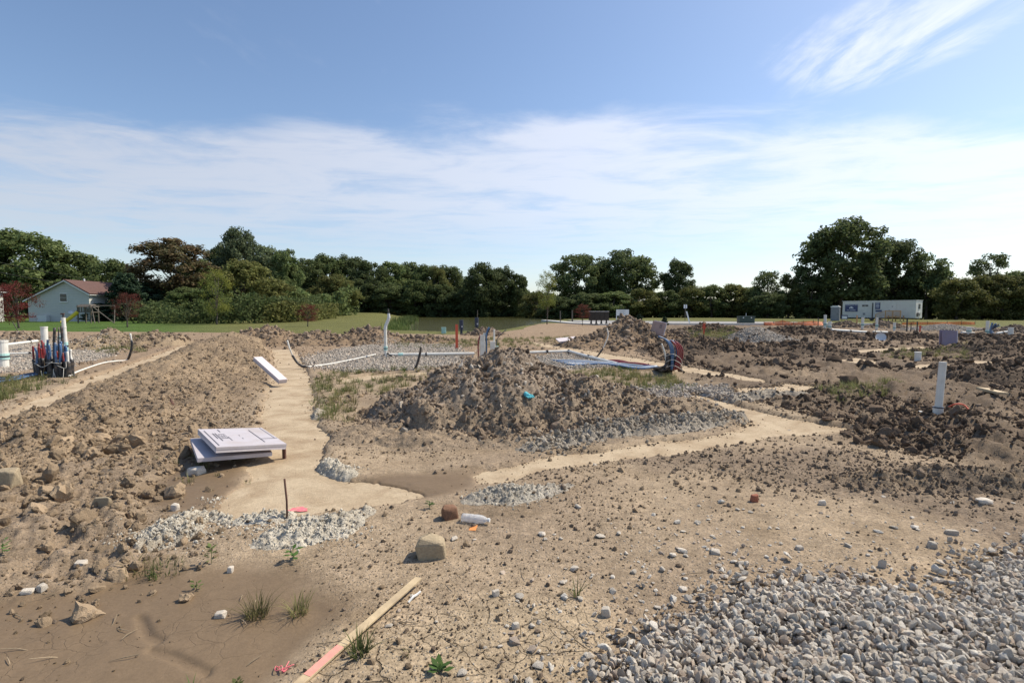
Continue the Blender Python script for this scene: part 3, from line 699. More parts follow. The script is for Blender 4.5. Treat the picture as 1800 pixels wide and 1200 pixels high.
# heaps
f1, _ = mound_f(-0.15, 8.05, 1.8, 1.75, 1.06, 0, 100, flat=0.36, cl=0.08, rough=0.26, size=0.2)
f1b, _ = mound_f(0.95, 8.15, 1.7, 1.3, 0.56, 0, 120, flat=0.25, cl=0.06, size=0.18, rough=0.25)
f1c, _ = mound_f(2.0, 7.9, 1.7, 1.0, 0.24, -0.2, 124, flat=0.3, cl=0.04, size=0.16, rough=0.4)
f1d, _ = mound_f(-1.0, 6.45, 1.15, 0.75, 0.16, 0.3, 127, flat=0.4, cl=0.05, size=0.14, rough=0.5)
f1e, _ = mound_f(0.3, 6.3, 1.3, 0.55, 0.09, 0.1, 129, flat=0.4, cl=0.035, size=0.13, rough=0.5)
def pile(x, y):
    b = np.maximum(np.maximum(f1(x, y), f1b(x, y)), np.maximum(f1c(x, y), np.maximum(f1d(x, y), f1e(x, y)))); ft = np.minimum(sd_local(x, y, FOOT['right']), sd_local(x, y, FOOT['centre']))
    return np.where(ft < 0.4, np.minimum(b, (ft - 0.08) * 0.8), b)
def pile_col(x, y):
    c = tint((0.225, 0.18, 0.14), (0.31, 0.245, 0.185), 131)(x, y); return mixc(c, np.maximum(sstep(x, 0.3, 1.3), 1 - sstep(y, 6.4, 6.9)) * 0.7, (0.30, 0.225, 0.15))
heap('dirt_pile', 'big grey-brown dirt pile full of clods and stones in the middle of the lot', pile, (-2.5, 4.2, 5.4, 10.2), 0.021, pile_col, cat='dirt pile')
fb, bb = ridge_f([(-10.0, 18.2, 0.80, 1.5, 1.8), (-8.6, 14.0, 0.64, 1.2, 2.2), (-7.6, 10.6, 0.36, 1.0, 2.2), (-6.55, 8.0, 0.27, 0.8, 2.1), (-6.0, 6.6, 0.22, 0.7, 2.0), (-5.3, 5.3, 0.16, 0.7, 1.5)][::-1], 140, cl=0.05, rough=0.3, size=0.15)
def berm(x, y):
    b = fb(x, y); ft = np.minimum(sd_local(x, y, FOOT['centre']), sd_local(x, y, FOOT['left']))
    return np.where(ft < 0.35, np.minimum(b, (ft - 0.06) * 0.9), b)
heap('dirt_berm', 'long sunlit tan dirt berm left of the central footing', berm, (-12.2, -2.6, 4.0, 20.5), 0.033, tint((0.335, 0.248, 0.162), (0.22, 0.164, 0.112), 141, 0.9), cat='dirt berm')
BRN = ((0.29, 0.205, 0.13), (0.21, 0.15, 0.10)); DRK = ((0.15, 0.108, 0.076), (0.105, 0.078, 0.057))
FAR=[]
GRV = ((0.36, 0.335, 0.30), (0.26, 0.24, 0.215))
def far_heap(label, cpx, cpy_crest, Y, wpx, dep, seed, cols=BRN, res=0.06, cl=0.10, m='soil', name='dirt_heap', cat='dirt heap', size=0.28, rough=0.22):
    p = P(cpx, cpy_crest, Y); H = p.z - gz(p.x, p.y); rx = wpx / 900 * Y / 2
    f, b = mound_f(p.x, p.y, rx, dep, H * 1.12, 0, seed, flat=0.25, cl=cl, rough=rough, size=size)
    if cols is not GRV: FAR.append((p.x, p.y, rx, dep, cols is DRK))
    heap(name, label, f, (p.x - rx * 1.25, p.x + rx * 1.25, p.y - dep * 1.25, p.y + dep * 1.25), res, tint(*cols, seed, 1.0), m, cat=cat)
far_heap('brown dirt heap at the far end of the tan berm, nearest the left lawn', 470, 573, 24.5, 130, 2.2, 150)
far_heap('brown dirt heap in front of the small dark red tree on the lawn', 560, 582, 25.0, 110, 2.0, 155)
far_heap('brown dirt heap just left of the tall bent white vent pipe', 645, 577, 25.5, 120, 2.2, 160)
far_heap('low brown dirt heap between the vent pipe and the orange stake', 745, 592, 27.0, 120, 1.8, 165)
far_heap('low dark dirt heap beside the pond-side black posts', 850, 579, 34.0, 70, 1.5, 168, res=0.09)
far_heap('tan dirt heap with grass, directly behind the bundle of coloured tubes on the left', 188, 583, 22.0, 80, 1.8, 170, ((0.33, 0.25, 0.165), (0.26, 0.2, 0.14)))
far_heap('tan dirt heap right of the black and white conduit on the left', 270, 585, 23.5, 115, 2.0, 175, ((0.33, 0.25, 0.165), (0.27, 0.2, 0.13)))
far_heap('low tan dirt heap at the far left under the red maple', 30, 586, 25.0, 120, 2.0, 178, ((0.33, 0.25, 0.165), (0.26, 0.21, 0.155)))
far_heap('tall dark dirt heap in front of the black mailboxes', 1108, 563, 26.5, 150, 2.6, 180)
far_heap('dark brown dirt heap below the tall heap with the thin bent conduit', 1060, 590, 23.0, 170, 2.0, 185)
far_heap('brown dirt heap behind the pink foam boards', 1195, 577, 27.0, 130, 2.0, 190)
far_heap('dark dirt heap behind the red survey stake', 1250, 568, 36.0, 120, 2.2, 195, DRK, 0.09)
far_heap('dark dirt ridge between the tube bundle and the gravel pile', 1240, 594, 20.0, 220, 1.8, 200, DRK)
far_heap('dark peaked dirt heap right in front of the grey gravel pile', 1400, 600, 18.5, 190, 1.9, 205, DRK, 0.05)
far_heap('wide dark dirt heap behind the gravel pile, left of the portable toilet', 1400, 571, 34.0, 170, 2.4, 210, DRK, 0.09)
far_heap('small brown dirt heap in front of the white site trailer sign', 1485, 567, 48.0, 60, 1.6, 215, BRN, 0.1)
far_heap('small brown dirt heap below the wooden deck of the trailer', 1557, 566, 48.0, 55, 1.6, 218, BRN, 0.1)
far_heap('long dark dirt ridge below the white pipe stubs on the right', 1560, 582, 28.0, 260, 1.6, 220, DRK, 0.07)
far_heap('dark dirt ridge behind and right of the purple foam boards', 1735, 588, 26.0, 200, 2.0, 225, DRK, 0.06)
far_heap('dark dirt heap at the right edge below the pale pipe stubs', 1760, 604, 18.0, 190, 1.8, 230, DRK, 0.05)
far_heap('low dark dirt heap behind the tall white pipe, at the right edge', 1745, 640, 11.5, 170, 1.2, 235, DRK, 0.035)
far_heap('brown mound with a gravel skin at the far right edge', 1800, 573, 36.0, 130, 2.6, 240, ((0.24, 0.19, 0.15), (0.2, 0.15, 0.11)), 0.09)
far_heap('grey crushed-stone gravel pile left of the portable toilet', 1330, 573, 25.5, 120, 1.9, 250, GRV, 0.05, 0.03, name='gravel_pile', cat='gravel pile', size=0.12, rough=0.06)
far_heap('grey gravel pile in front of the orange fence, right of the trailer', 1657, 570, 42.0, 110, 2.6, 255, GRV, 0.09, 0.03, name='gravel_pile', cat='gravel pile', size=0.14, rough=0.06)
# muddy ledges at the right edge
fr, _ = ridge_f([(3.2, 4.55, 0.05, 0.25, 0.3), (4.1, 4.6, 0.15, 0.3, 0.3), (5.4, 4.4, 0.17, 0.35, 0.35), (7.0, 4.2, 0.17, 0.4, 0.4)], 260, cl=0.04, rough=0.4, size=0.14)
heap('mud_ledge', 'broken brown mud ledge at the right edge in the near ground', fr, (2.8, 8, 3.6, 5.4), 0.02, tint((0.28, 0.21, 0.14), (0.17, 0.13, 0.095), 261), cat='mud ledge')
# crusts of spilt concrete
CR = ((0.57, 0.52, 0.43), (0.36, 0.31, 0.24)); CRG = ((0.37, 0.325, 0.265), (0.25, 0.215, 0.175))
def spill(label, pts, seed, cols=CR, cl=0.032, size=0.05, res=0.009):
    f, b = ridge_f(pts, seed, cl=cl, rough=0.5, size=size)
    heap('concrete_spill', label, f, b, res, tint(*cols, seed, 5), group='crusts of spilt concrete', cat='concrete crust')
def gl(*a):   # (px, py, h, wl, wr) -> ground ridge points
    return [(G(p[0], p[1]).x, G(p[0], p[1]).y, *p[2:]) for p in a]
spill('white crumbly concrete lump left of the rusty rod, by the weeds', gl((250, 960, .05, .16, .16), (300, 940, .09, .22, .2), (345, 915, .05, .1, .1)), 300)
spill('white crumbly concrete crust in front of the rusty rod', gl((480, 950, .05, .12, .14), (530, 940, .09, .2, .2), (590, 925, .06, .15, .2), (640, 905, .03, .06, .08)), 310)
spill('low whitish concrete crust along the near edge of the central footing', gl((375, 915, .035, .07, .08), (430, 922, .045, .08, .08), (500, 915, .04, .08, .08)), 320)
spill('grey-white lumpy concrete crust right of the plastic bottle', gl((835, 882, .04, .1, .12), (890, 876, .085, .16, .18), (950, 870, .05, .12, .12), (1000, 858, .02, .06, .06)), 330, ((0.47, 0.43, 0.36), (0.32, 0.28, 0.23)))
spill('grey lumpy crust of concrete lying along the back of the right footing', gl((935, 792, .05, .15, .12), (1010, 775, .10, .25, .2), (1110, 758, .17, .5, .35), (1200, 752, .15, .4, .3), (1300, 738, .08, .2, .15)), 340, CRG, 0.05, 0.10, 0.018)
spill('small white concrete crust at the foot of the central pile, right of the footing bend', gl((575, 822, .05, .12, .12), (610, 838, .04, .1, .1)), 350)
spill('pale concrete lump on the right edge of the central footing', gl((548, 735, .05, .12, .1), (560, 728, .06, .12, .1)), 355)
spill('grey crust ridge left of the short pale footing patch', gl((1290, 705, .05, .2, .2), (1350, 700, .12, .3, .25), (1420, 700, .06, .25, .2)), 360, CRG, 0.04, 0.10, 0.02)

# ------------------------------------------------------------------ instanced stuff: gravel, clods, weeds
rng = np.random.default_rng(7)
def src_collection(name, meshes):
    c = bpy.data.collections.new(name)
    for i, me in enumerate(meshes):
        o = bpy.data.objects.new('%s_%02d' % (name, i), me); c.objects.link(o)
    return c
def rock_mesh(name, seed, m, n=16, flat=0.75):
    rnd = random.Random(seed); bm = bmesh.new()
    for i in range(n):
        v = Vector((rnd.gauss(0, 1), rnd.gauss(0, 1), rnd.gauss(0, 1))).normalized()
        k = rnd.uniform(0.48, 0.66); bm.verts.new((v.x * k * rnd.uniform(0.9, 1.25), v.y * k, v.z * k * flat))
    r = bmesh.ops.convex_hull(bm, input=bm.verts); bmesh.ops.delete(bm, geom=[g for g in r['geom_interior'] if isinstance(g, bmesh.types.BMVert)], context='VERTS')
    bmesh.ops.subdivide_edges(bm, edges=list(bm.edges), cuts=1, use_grid_fill=True)
    for _ in range(1): bmesh.ops.smooth_vert(bm, verts=bm.verts, factor=0.26, use_axis_x=True, use_axis_y=True, use_axis_z=True)
    me = bpy.data.meshes.new(name); bm.to_mesh(me); bm.free(); me.materials.append(MAT[m]); return me
def clod_mesh(name, seed, m, flat=0.8, amp=0.5, sub=3):
    bm = bmesh.new(); bmesh.ops.create_icosphere(bm, subdivisions=sub, radius=0.5)
    co = np.array([v.co for v in bm.verts]); n = co / np.linalg.norm(co, axis=1)[:, None]
    d = 0.5 * fbm(n[:, 0] * 1.6 + seed, n[:, 1] * 1.6 + n[:, 2] * 1.3, 4, seed, 0.65) + 0.4 * fbm(n[:, 2] * 2.6 + seed * 2, n[:, 0] * 2.6 - n[:, 1], 4, seed + 9, 0.7)
    rq = np.random.default_rng(seed)
    for _ in range(4):          # broken faces
        a = rq.normal(0, 1, 3); a /= np.linalg.norm(a); k = n @ a; lim = rq.uniform(0.45, 0.8); d = np.where(k > lim, np.minimum(d, (lim / k - 1) / (amp * 1.6)), d)
    d = d + 0.10 * fbm(n[:, 0] * 6 + n[:, 2] * 3, n[:, 1] * 6 - n[:, 2] * 4, 3, seed + 3, 0.7)
    for v, k, q in zip(bm.verts, d, n): v.co = Vector(q) * 0.5 * (1 + amp * k * 1.6); v.co.z *= flat
    me = bpy.data.meshes.new(name); bm.to_mesh(me); bm.free(); me.polygons.foreach_set('use_smooth', [False] * len(me.polygons)); me.materials.append(MAT[m]); return me
GN_CACHE = {}
def scatter(name, label, cat, pts, scl, rot, idx, coll):
    me = bpy.data.meshes.new(name); n = len(pts); me.vertices.add(n); me.vertices.foreach_set('co', np.asarray(pts, np.float32).ravel())
    for an, ty, d in (('scl', 'FLOAT_VECTOR', scl), ('rot', 'FLOAT_VECTOR', rot)):
        a = me.attributes.new(an, ty, 'POINT'); a.data.foreach_set('vector', np.asarray(d, np.float32).ravel())
    a = me.attributes.new('idx', 'INT', 'POINT'); a.data.foreach_set('value', np.asarray(idx, np.int32))
    o = tag(link(name, me), label, cat, kind='stuff')
    ng = bpy.data.node_groups.new(name, 'GeometryNodeTree'); N = ng.nodes; L = ng.links
    ng.interface.new_socket('Geometry', in_out='INPUT', socket_type='NodeSocketGeometry'); ng.interface.new_socket('Geometry', in_out='OUTPUT', socket_type='NodeSocketGeometry')
    gi = N.new('NodeGroupInput'); go = N.new('NodeGroupOutput'); ip = N.new('GeometryNodeInstanceOnPoints'); ci = N.new('GeometryNodeCollectionInfo')
    ci.inputs['Collection'].default_value = coll; ci.inputs['Separate Children'].default_value = True; ci.inputs['Reset Children'].default_value = True
    def na(nm, ty):
        x = N.new('GeometryNodeInputNamedAttribute'); x.data_type = ty; x.inputs['Name'].default_value = nm; return x.outputs['Attribute']
    L.new(gi.outputs[0], ip.inputs['Points']); L.new(ci.outputs[0], ip.inputs['Instance']); ip.inputs['Pick Instance'].default_value = True
    L.new(na('idx', 'INT'), ip.inputs['Instance Index'])
    e = N.new('FunctionNodeEulerToRotation'); L.new(na('rot', 'FLOAT_VECTOR'), e.inputs[0]); L.new(e.outputs[0], ip.inputs['Rotation'])
    L.new(na('scl', 'FLOAT_VECTOR'), ip.inputs['Scale']); L.new(ip.outputs[0], go.inputs[0])
    md = o.modifiers.new('scatter', 'NODES'); md.node_group = ng
    return o
def pts_in(poly, n, soft=0.0, tail=0.3):
    """random points in a polygon, thinning out past its edge"""
    x0, x1, y0, y1 = polybox(poly, soft); out = []
    x = rng.uniform(x0, x1, n * 6); y = rng.uniform(y0, y1, n * 6); sd = sdist(x, y, poly)
    k = (sd < 0) | (rng.random(len(sd)) < np.exp(-np.maximum(sd, 0) / max(soft * tail, 1e-3)))
    return x[k][:n], y[k][:n]
def stones(name, label, cat, x, y, size, coll, nidx, sink=0.25, lift=0.0, upright=False):
    n = len(x); z = top(x, y); s = size
    sc = np.stack([s * rng.uniform(0.8, 1.25, n), s * rng.uniform(0.75, 1.1, n), s * rng.uniform(0.65, 1.05, n)], 1)
    z = z + s * (0.5 - sink) * 0.6 + (rng.random(n) * lift)
    if upright: ro = np.stack([rng.normal(0, 0.12, n), rng.normal(0, 0.12, n), rng.uniform(0, 6.28, n)], 1)
    else: ro = rng.uniform(0, 6.28, (n, 3))
    return scatter(name, label, cat, np.stack([x, y, z], 1), sc, ro, rng.integers(0, nidx, n), coll)
C_ROCK = src_collection('gravel_stone', [rock_mesh('gravel_stone', i, 'rock_warm' if i in (2, 7) else 'rock_pale' if i in (4, 9) else 'rock_grey', 13 + i % 5, 0.6 + 0.06 * (i % 5)) for i in range(10)])
C_ROCKM = src_collection('dusty_stone', [rock_mesh('dusty_stone', 60 + i, 'rock_warm' if i == 3 else 'rock_mid', 13 + i % 5, 0.6 + 0.06 * (i % 5)) for i in range(10)])
C_CLOD = src_collection('clod', [clod_mesh('clod', i, 'clod') for i in range(6)])
C_CLODD = src_collection('clod_dark', [clod_mesh('clod_dark', i + 10, 'clod_dark') for i in range(6)])
C_CLODT = src_collection('clod_tan', [clod_mesh('clod_tan', i + 20, 'clod_tan') for i in range(6)])
C_FINE = src_collection('soil_crumb', [clod_mesh('soil_crumb', i + 40, 'clod' if i % 2 else 'clod_tan', sub=1) for i in range(6)])
C_CRUMBG = src_collection('grey_crumb', [clod_mesh('grey_crumb', i + 50, 'crumb_grey', sub=2) for i in range(5)])
C_CRUMB = src_collection('crumb', [clod_mesh('crumb', i + 30, 'crumb', sub=2) for i in range(5)])

def logn(n, med, sig, lo, hi): return np.clip(med * np.exp(rng.normal(0, sig, n)), lo, hi)
# near gravel bed, bottom right
x, y = pts_in(Z_GRAV, 14000, 0.4, 0.2); stones('gravel_bed', 'bed of loose grey crushed-stone gravel in the bottom right corner', 'gravel', x, y, logn(len(x), 0.029, 0.32, 0.012, 0.052), C_ROCK, 10, 0.15, 0.022)
x, y = pts_in(Z_GRAV, 7000, 0.5, 0.3); stones('gravel_fines', 'small chips and fines between the stones of the near gravel bed', 'gravel', x, y, logn(len(x), 0.013, 0.35, 0.006, 0.025), C_ROCK, 10, 0.2, 0.012)
# loose stones thrown out from it over the dry soil
xa, ya = pts_in(GP([(1000,1150),(1090,1040),(1200,990),(1350,1010),(1250,1090),(1120,1130)]), 330, 0.7, 0.5)
xb, yb = pts_in(GP([(850,1150),(1000,1000),(1300,900),(1800,930),(2000,1000),(1500,1040),(1200,1100)]), 420, 0.6, 0.5)
x = np.concatenate([xa, xb]); y = np.concatenate([ya, yb])
stones('loose_stones', 'loose grey stones scattered over the dry tan soil beside the gravel bed', 'stones', x, y, logn(len(x), 0.018, 0.6, 0.007, 0.055), C_ROCK, 10, 0.25, upright=True)
# gravel beds under the plumbing
for zp, n, lab in ((Z_GBED[0], 20000, 'grey gravel bed under the tall bent vent pipe'), (Z_GBED[1], 12000, 'grey gravel bed behind the coloured tube bundle on the left'),
                   (Z_GBED[2], 2500, 'small gravel strip right of the central pile, by the blue tubes'), (Z_GBED[3], 2500, 'gravel patch left of the short pale footing patch')):
    x, y = pts_in(zp, n, 0.6, 0.3); stones('gravel_bed', lab, 'gravel', x, y, logn(len(x), 0.042, 0.38, 0.018, 0.085), C_ROCKM, 10, 0.25, 0.015)
p = P(1330, 590, 25.5); x = rng.normal(p.x, 0.85, 5000); y = rng.normal(25.3, 0.95, 5000); stones('gravel_skin', 'loose stones lying on the gravel pile left of the portable toilet', 'gravel', x, y, logn(5000, 0.055, 0.3, 0.03, 0.1), C_ROCKM, 10, 0.2)
p = P(1657, 590, 42); x = rng.normal(p.x, 1.3, 4000); y = rng.normal(41.5, 1.2, 4000); stones('gravel_skin', 'loose stones lying on the gravel pile right of the trailer', 'gravel', x, y, logn(4000, 0.08, 0.3, 0.04, 0.13), C_ROCKM, 10, 0.2)
# stones on berm / pile
def heap_pts(cx, cy, sx, sy, n): return rng.normal(cx, sx, n), rng.normal(cy, sy, n)
a_ = rng.uniform(0, 6.283, 15000); r_ = np.sqrt(rng.random(15000)); x, y = 0.1 + 2.45 * r_ * np.cos(a_), 7.6 + 1.6 * r_ * np.sin(a_); stones('pile_clods', 'clods and lumps of soil on the central dirt pile', 'soil clods', x, y, logn(15000, 0.013, 0.85, 0.006, 0.14), C_CLOD, 6, 0.3)
x, y = heap_pts(0.1, 7.6, 0.9, 0.75, 420); stones('pile_stones', 'grey stones mixed into the central dirt pile', 'stones', x, y, logn(420, 0.035, 0.5, 0.012, 0.10), C_ROCKM, 10, 0.3)
# crumbs along heap foot and left rough ground
x, y = pts_in(Z_LEFT, 4000, 0.5, 0.4); stones('soil_lumps', 'tan soil lumps on the rough ground at the left', 'soil clods', x, y, logn(len(x), 0.02, 0.85, 0.007, 0.2), C_CLODT, 6, 0.35)
t_ = rng.random(16000); bx = np.interp(t_, [0, .2, .45, .7, 1], [-5.3, -6.2, -7.2, -8.3, -9.8]) + rng.normal(1.0, 0.8, 16000); by = np.interp(t_, [0, .2, .45, .7, 1], [5.3, 7.2, 10, 13.4, 18]) + rng.normal(0, 0.5, 16000)
kk = sd_local(bx, by, FOOT['centre']) > 0.1; kk &= sd_local(bx, by, FOOT['left']) > 0.1; bx, by = bx[kk], by[kk]
stones('berm_crumbs', 'crumbs and small clods lying on the long tan berm', 'soil clods', bx, by, logn(len(bx), 0.017, 0.65, 0.008, 0.12), C_CLODT, 6, 0.35)
# dark clods over the right-hand field
def dark_pts(n, y0, y1):
    yy = np.exp(rng.uniform(math.log(y0), math.log(y1), n)); tt = rng.uniform(0.12, 1.25, n); xx = tt * yy
    d = sdist(xx, yy, Z_DARK); ft = np.full(n, 1.5)
    for q in FOOT.values(): ft = np.minimum(ft, sd_local(xx, yy, q))
    k = (d < 0.15) & (ft > 0.08) & (fbm(xx * 0.8, yy * 0.8, 3, 77) + rng.normal(0, .12, n) > 0.0); return xx[k], yy[k]
x, y = dark_pts(38000, 5.2, 13); stones('field_clods', 'dark soil clods strewn over the right-hand field near the white pipe', 'soil clods', x, y, logn(len(x), 0.02, 0.8, 0.008, 0.18), C_CLODD, 6, 0.35)
x, y = dark_pts(30000, 13, 34); stones('field_clods', 'dark soil clods over the far part of the right-hand field', 'soil clods', x, y, logn(len(x), 0.045, 0.7, 0.02, 0.28), C_CLODD, 6, 0.35)
for dk_, lab in ((False, 'brown clods lying on the far dirt heaps'), (True, 'dark clods lying on the dark dirt heaps')):
    xs, ys, ss = [], [], []
    for hx, hy, rx_, dp_, d_ in FAR:
        if d_ != dk_: continue
        k_ = int(min(900, 160 * rx_ * dp_)); xs.append(rng.normal(hx, rx_ * .5, k_)); ys.append(rng.normal(hy - dp_ * .15, dp_ * .5, k_)); ss.append(logn(k_, 0.0032 * hy, 0.6, 0.02, 0.35))
    stones('heap_clods', lab, 'soil clods', np.concatenate(xs), np.concatenate(ys), np.concatenate(ss), C_CLODD if dk_ else C_CLOD, 6, 0.35)
n = 9000; yy = np.exp(rng.uniform(math.log(11), math.log(36), n)); xx = rng.uniform(-1.05, 0.35, n) * yy
ft = np.full(n, 1.5)
for q in list(FOOT.values()) + Z_GBED: ft = np.minimum(ft, sd_local(xx, yy, q))
k = (ft > 0.1) & (vn(xx * .6, yy * .6, 79) > 0.45) & ~lawn_mask(xx, yy); xx, yy = xx[k], yy[k]
stones('far_soil_lumps', 'brown soil lumps over the flat ground between the far heaps', 'soil clods', xx, yy, logn(len(xx), 0.035, 0.7, 0.015, 0.22), C_CLOD, 6, 0.35)
# fine crumbs over all near ground
n = 60000; yy = np.exp(rng.uniform(math.log(1.7), math.log(10), n)); xx = rng.uniform(-1.15, 1.15, n) * yy
ft = np.full(n, 1.5); wt = np.zeros(n)
for q in FOOT.values(): ft = np.minimum(ft, sd_local(xx, yy, q))
for q in Z_WET: wt = np.maximum(wt, sstep(-sd_local(xx, yy, q), -0.1, 0.1))
den = np.clip(fbm(xx * 1.3, yy * 1.3, 3, 78) * 1.2 + 0.45, 0.06, 1) * (1 - 0.93 * wt) * np.where(ft < 0.03, 0.04, 1)
k = rng.random(n) < den; xx, yy = xx[k], yy[k]
stones('soil_crumbs', 'small brown crumbs of soil over the near ground', 'soil crumbs', xx, yy, logn(len(xx), 0.0095, 0.62, 0.004, 0.05) * np.clip(yy / 3.5, 0.8, 2.4), C_FINE, 6, 0.3)
x, y = pts_in(Z_BAND, 6000, 0.5, 0.5); k = vn(x * 1.7, y * 1.7, 83) > 0.35
for q in FOOT.values(): k &= sd_local(x, y, q) > 0.03
x, y = x[k], y[k]; stones('band_crumbs', 'brown crumbs along the rough band in front of the right footing', 'soil crumbs', x, y, logn(len(x), 0.013, 0.7, 0.005, 0.055), C_FINE, 6, 0.3)
x = rng.uniform(2.9, 7.0, 1500); y = 4.5 + rng.normal(0, 0.28, 1500); stones('ledge_clods', 'clods on and around the broken mud ledge at the right edge', 'soil clods', x, y, logn(1500, 0.016, 0.7, 0.006, 0.10), C_CLOD, 6, 0.3)
t_ = rng.random(3200); q = [G(935, 792), G(1010, 775), G(1110, 758), G(1200, 752), G(1300, 738)]; tt_ = np.linspace(0, 1, 5)
x = np.interp(t_, tt_, [v.x for v in q]) + rng.normal(0, .12, 3200); y = np.interp(t_, tt_, [v.y for v in q]) + rng.normal(0.03, .17, 3200)
stones('grey_crust_crumbs', 'grey crumbs on the lumpy crust behind the right footing', 'concrete crumbs', x, y, logn(3200, 0.022, 0.55, 0.008, 0.07), C_CRUMBG, 5, 0.25)
xs, ys = [], []
for nm_ in ('centre', 'left', 'right', 'spur', 'far'):
    q = FOOT[nm_]; x0, x1, y0, y1 = polybox(q, 0); n = 30000; x = rng.uniform(x0, x1, n); y = rng.uniform(y0, y1, n); d = sdist(x, y, q)
    k = (d < 0.03) & (rng.random(n) < np.where(d > -0.12, 0.5 * np.exp(d / 0.05) + 0.01, 0.012)); xs.append(x[k][:1300]); ys.append(y[k][:1300])
x = np.concatenate(xs); y = np.concatenate(ys); n = len(x); sz = logn(n, 0.009, 0.65, 0.004, 0.05) * np.clip(y / 5, 0.8, 2.5)
scatter('footing_crumbs', 'crumbs of soil fallen onto the edges of the footings', 'soil crumbs', np.stack([x, y, np.maximum(ground_h(x, y), ZF) + sz * 0.2], 1), np.outer(sz, np.ones(3)), rng.uniform(0, 6.28, (n, 3)), rng.integers(0, 6, n), C_FINE)
# crumbly bits on the concrete crusts
cx_, cy_ = [], []
for a, b, n_, s_ in ((290, 945, 1500, 0.15), (545, 938, 1500, 0.17), (430, 915, 900, 0.16), (895, 876, 900, 0.14), (600, 830, 350, 0.1), (400, 880, 200, 0.1)):
    q = G(a, b); cx_.append(rng.normal(q.x, s_, n_)); cy_.append(rng.normal(q.y, s_ * 0.6, n_))
x = np.concatenate(cx_); y = np.concatenate(cy_); stones('concrete_crumbs', 'pale crumbs on and around the concrete crusts in the near ground', 'concrete crumbs', x, y, logn(len(x), 0.009, 0.55, 0.004, 0.03), C_CRUMB, 5, 0.25)

# ------------------------------------------------------------------ weeds and grass
def blade(vs, fs, base, h, lean, az, w, rnd, seg=3):
    k = len(vs); side = Vector((-math.sin(az), math.cos(az), 0)); out = Vector((math.cos(az), math.sin(az), 0))
    for i in range(seg + 1):
        t = i / seg; p = Vector(base) + out * (lean * h * t ** 1.7) + Vector((0, 0, h * t * (1 - 0.3 * lean * t)))
        ww = w * (1 - t) ** 0.7 * 0.5
        if i < seg: vs += [p - side * ww, p + side * ww]
        else: vs.append(p)
    for i in range(seg - 1): fs.append((k + 2 * i, k + 2 * i + 1, k + 2 * i + 3, k + 2 * i + 2))
    fs.append((k + 2 * seg - 2, k + 2 * seg - 1, k + 2 * seg))
def tuft_mesh(name, n, h, spread, w, seed, m):
    rnd = random.Random(seed); vs, fs = [], []
    for i in range(n):
        a = rnd.uniform(0, 6.28); r = spread * math.sqrt(rnd.random())
        blade(vs, fs, (r * math.cos(a), r * math.sin(a), -0.01), h * rnd.uniform(0.4, 1.1), rnd.uniform(0.1, 1.1), a + rnd.gauss(0, 0.8), w * rnd.uniform(0.6, 1.3), rnd)
    me = bpy.data.meshes.new(name); me.from_pydata([tuple(v) for v in vs], [], fs); me.materials.append(MAT[m]); return me
def sprout_mesh(name, n, h, seed, m='sprout', leaf=0.03):
    rnd = random.Random(seed); vs, fs = [], []
    for i in range(n):
        a = rnd.uniform(0, 6.28); z = h * rnd.uniform(0.25, 1.0); r0 = rnd.uniform(0.0, 0.015); o = Vector((math.cos(a), math.sin(a), rnd.uniform(0.0, 0.6))).normalized(); s = o.cross(Vector((0, 0, 1))).normalized()
        l = leaf * rnd.uniform(0.6, 1.3); p = Vector((r0 * o.x, r0 * o.y, z)); k = len(vs)
        vs += [p, p + o * l * 0.5 + s * l * 0.28, p + o * l, p + o * l * 0.5 - s * l * 0.28]; fs.append((k, k + 1, k + 2, k + 3))
    k = len(vs); vs += [Vector((-.002, 0, 0)), Vector((.002, 0, 0)), Vector((0.003, 0.002, h)), Vector((-.001, 0.002, h))]; fs.append((k, k + 1, k + 2, k + 3))
    me = bpy.data.meshes.new(name); me.from_pydata([tuple(v) for v in vs], [], fs); me.materials.append(MAT[m]); return me
def weed(px, py, label, me, name='grass_tuft', cat='grass tuft', rz=0.0):
    p = G(px, py); o = link(name, me); o.location = (p.x, p.y, topz(p.x, p.y)); o.rotation_euler.z = rz; return tag(o, label, cat, 'weeds in the near ground')
weed(452, 1072, 'dark green spreading grass tuft, the left one of the pair on the smooth wet mud', tuft_mesh('grass_tuft', 120, 0.15, 0.05, 0.005, 1, 'dry_grass'))
weed(525, 1068, 'grass tuft right of its larger twin on the smooth wet mud', tuft_mesh('grass_tuft', 90, 0.13, 0.045, 0.005, 2, 'dry_grass'))
weed(632, 1150, 'broad-bladed green grass clump beside the wooden lath', tuft_mesh('grass_tuft', 60, 0.12, 0.04, 0.008, 3, 'grass'))
weed(235, 1000, 'sparse grass at the foot of the white crumbly concrete lump', tuft_mesh('grass_tuft', 70, 0.11, 0.12, 0.005, 4, 'dry_grass'))
weed(292, 1000, 'leafy green weeds under the white crumbly concrete lump', tuft_mesh('grass_tuft', 90, 0.09, 0.10, 0.006, 5, 'grass'))
weed(372, 990, 'thin leggy weed casting a shadow on the wet mud', sprout_mesh('weed', 22, 0.10, 6, 'grass', 0.035), 'weed', 'weed')
weed(345, 1030, 'small low weed on the wet mud left of the grass tufts', sprout_mesh('weed', 14, 0.05, 7, 'grass', 0.03), 'weed', 'weed')
weed(515, 985, 'bright green sprout below the concrete crust by the rusty rod', sprout_mesh('weed', 10, 0.07, 8, 'sprout', 0.05), 'weed', 'weed')
weed(755, 900, 'bright green sprout left of the brown rock', sprout_mesh('weed', 16, 0.06, 9, 'sprout', 0.035), 'weed', 'weed')
weed(1013, 1045, 'narrow upright grass sprig among the loose grey stones', tuft_mesh('grass_tuft', 14, 0.13, 0.015, 0.008, 10, 'grass'))
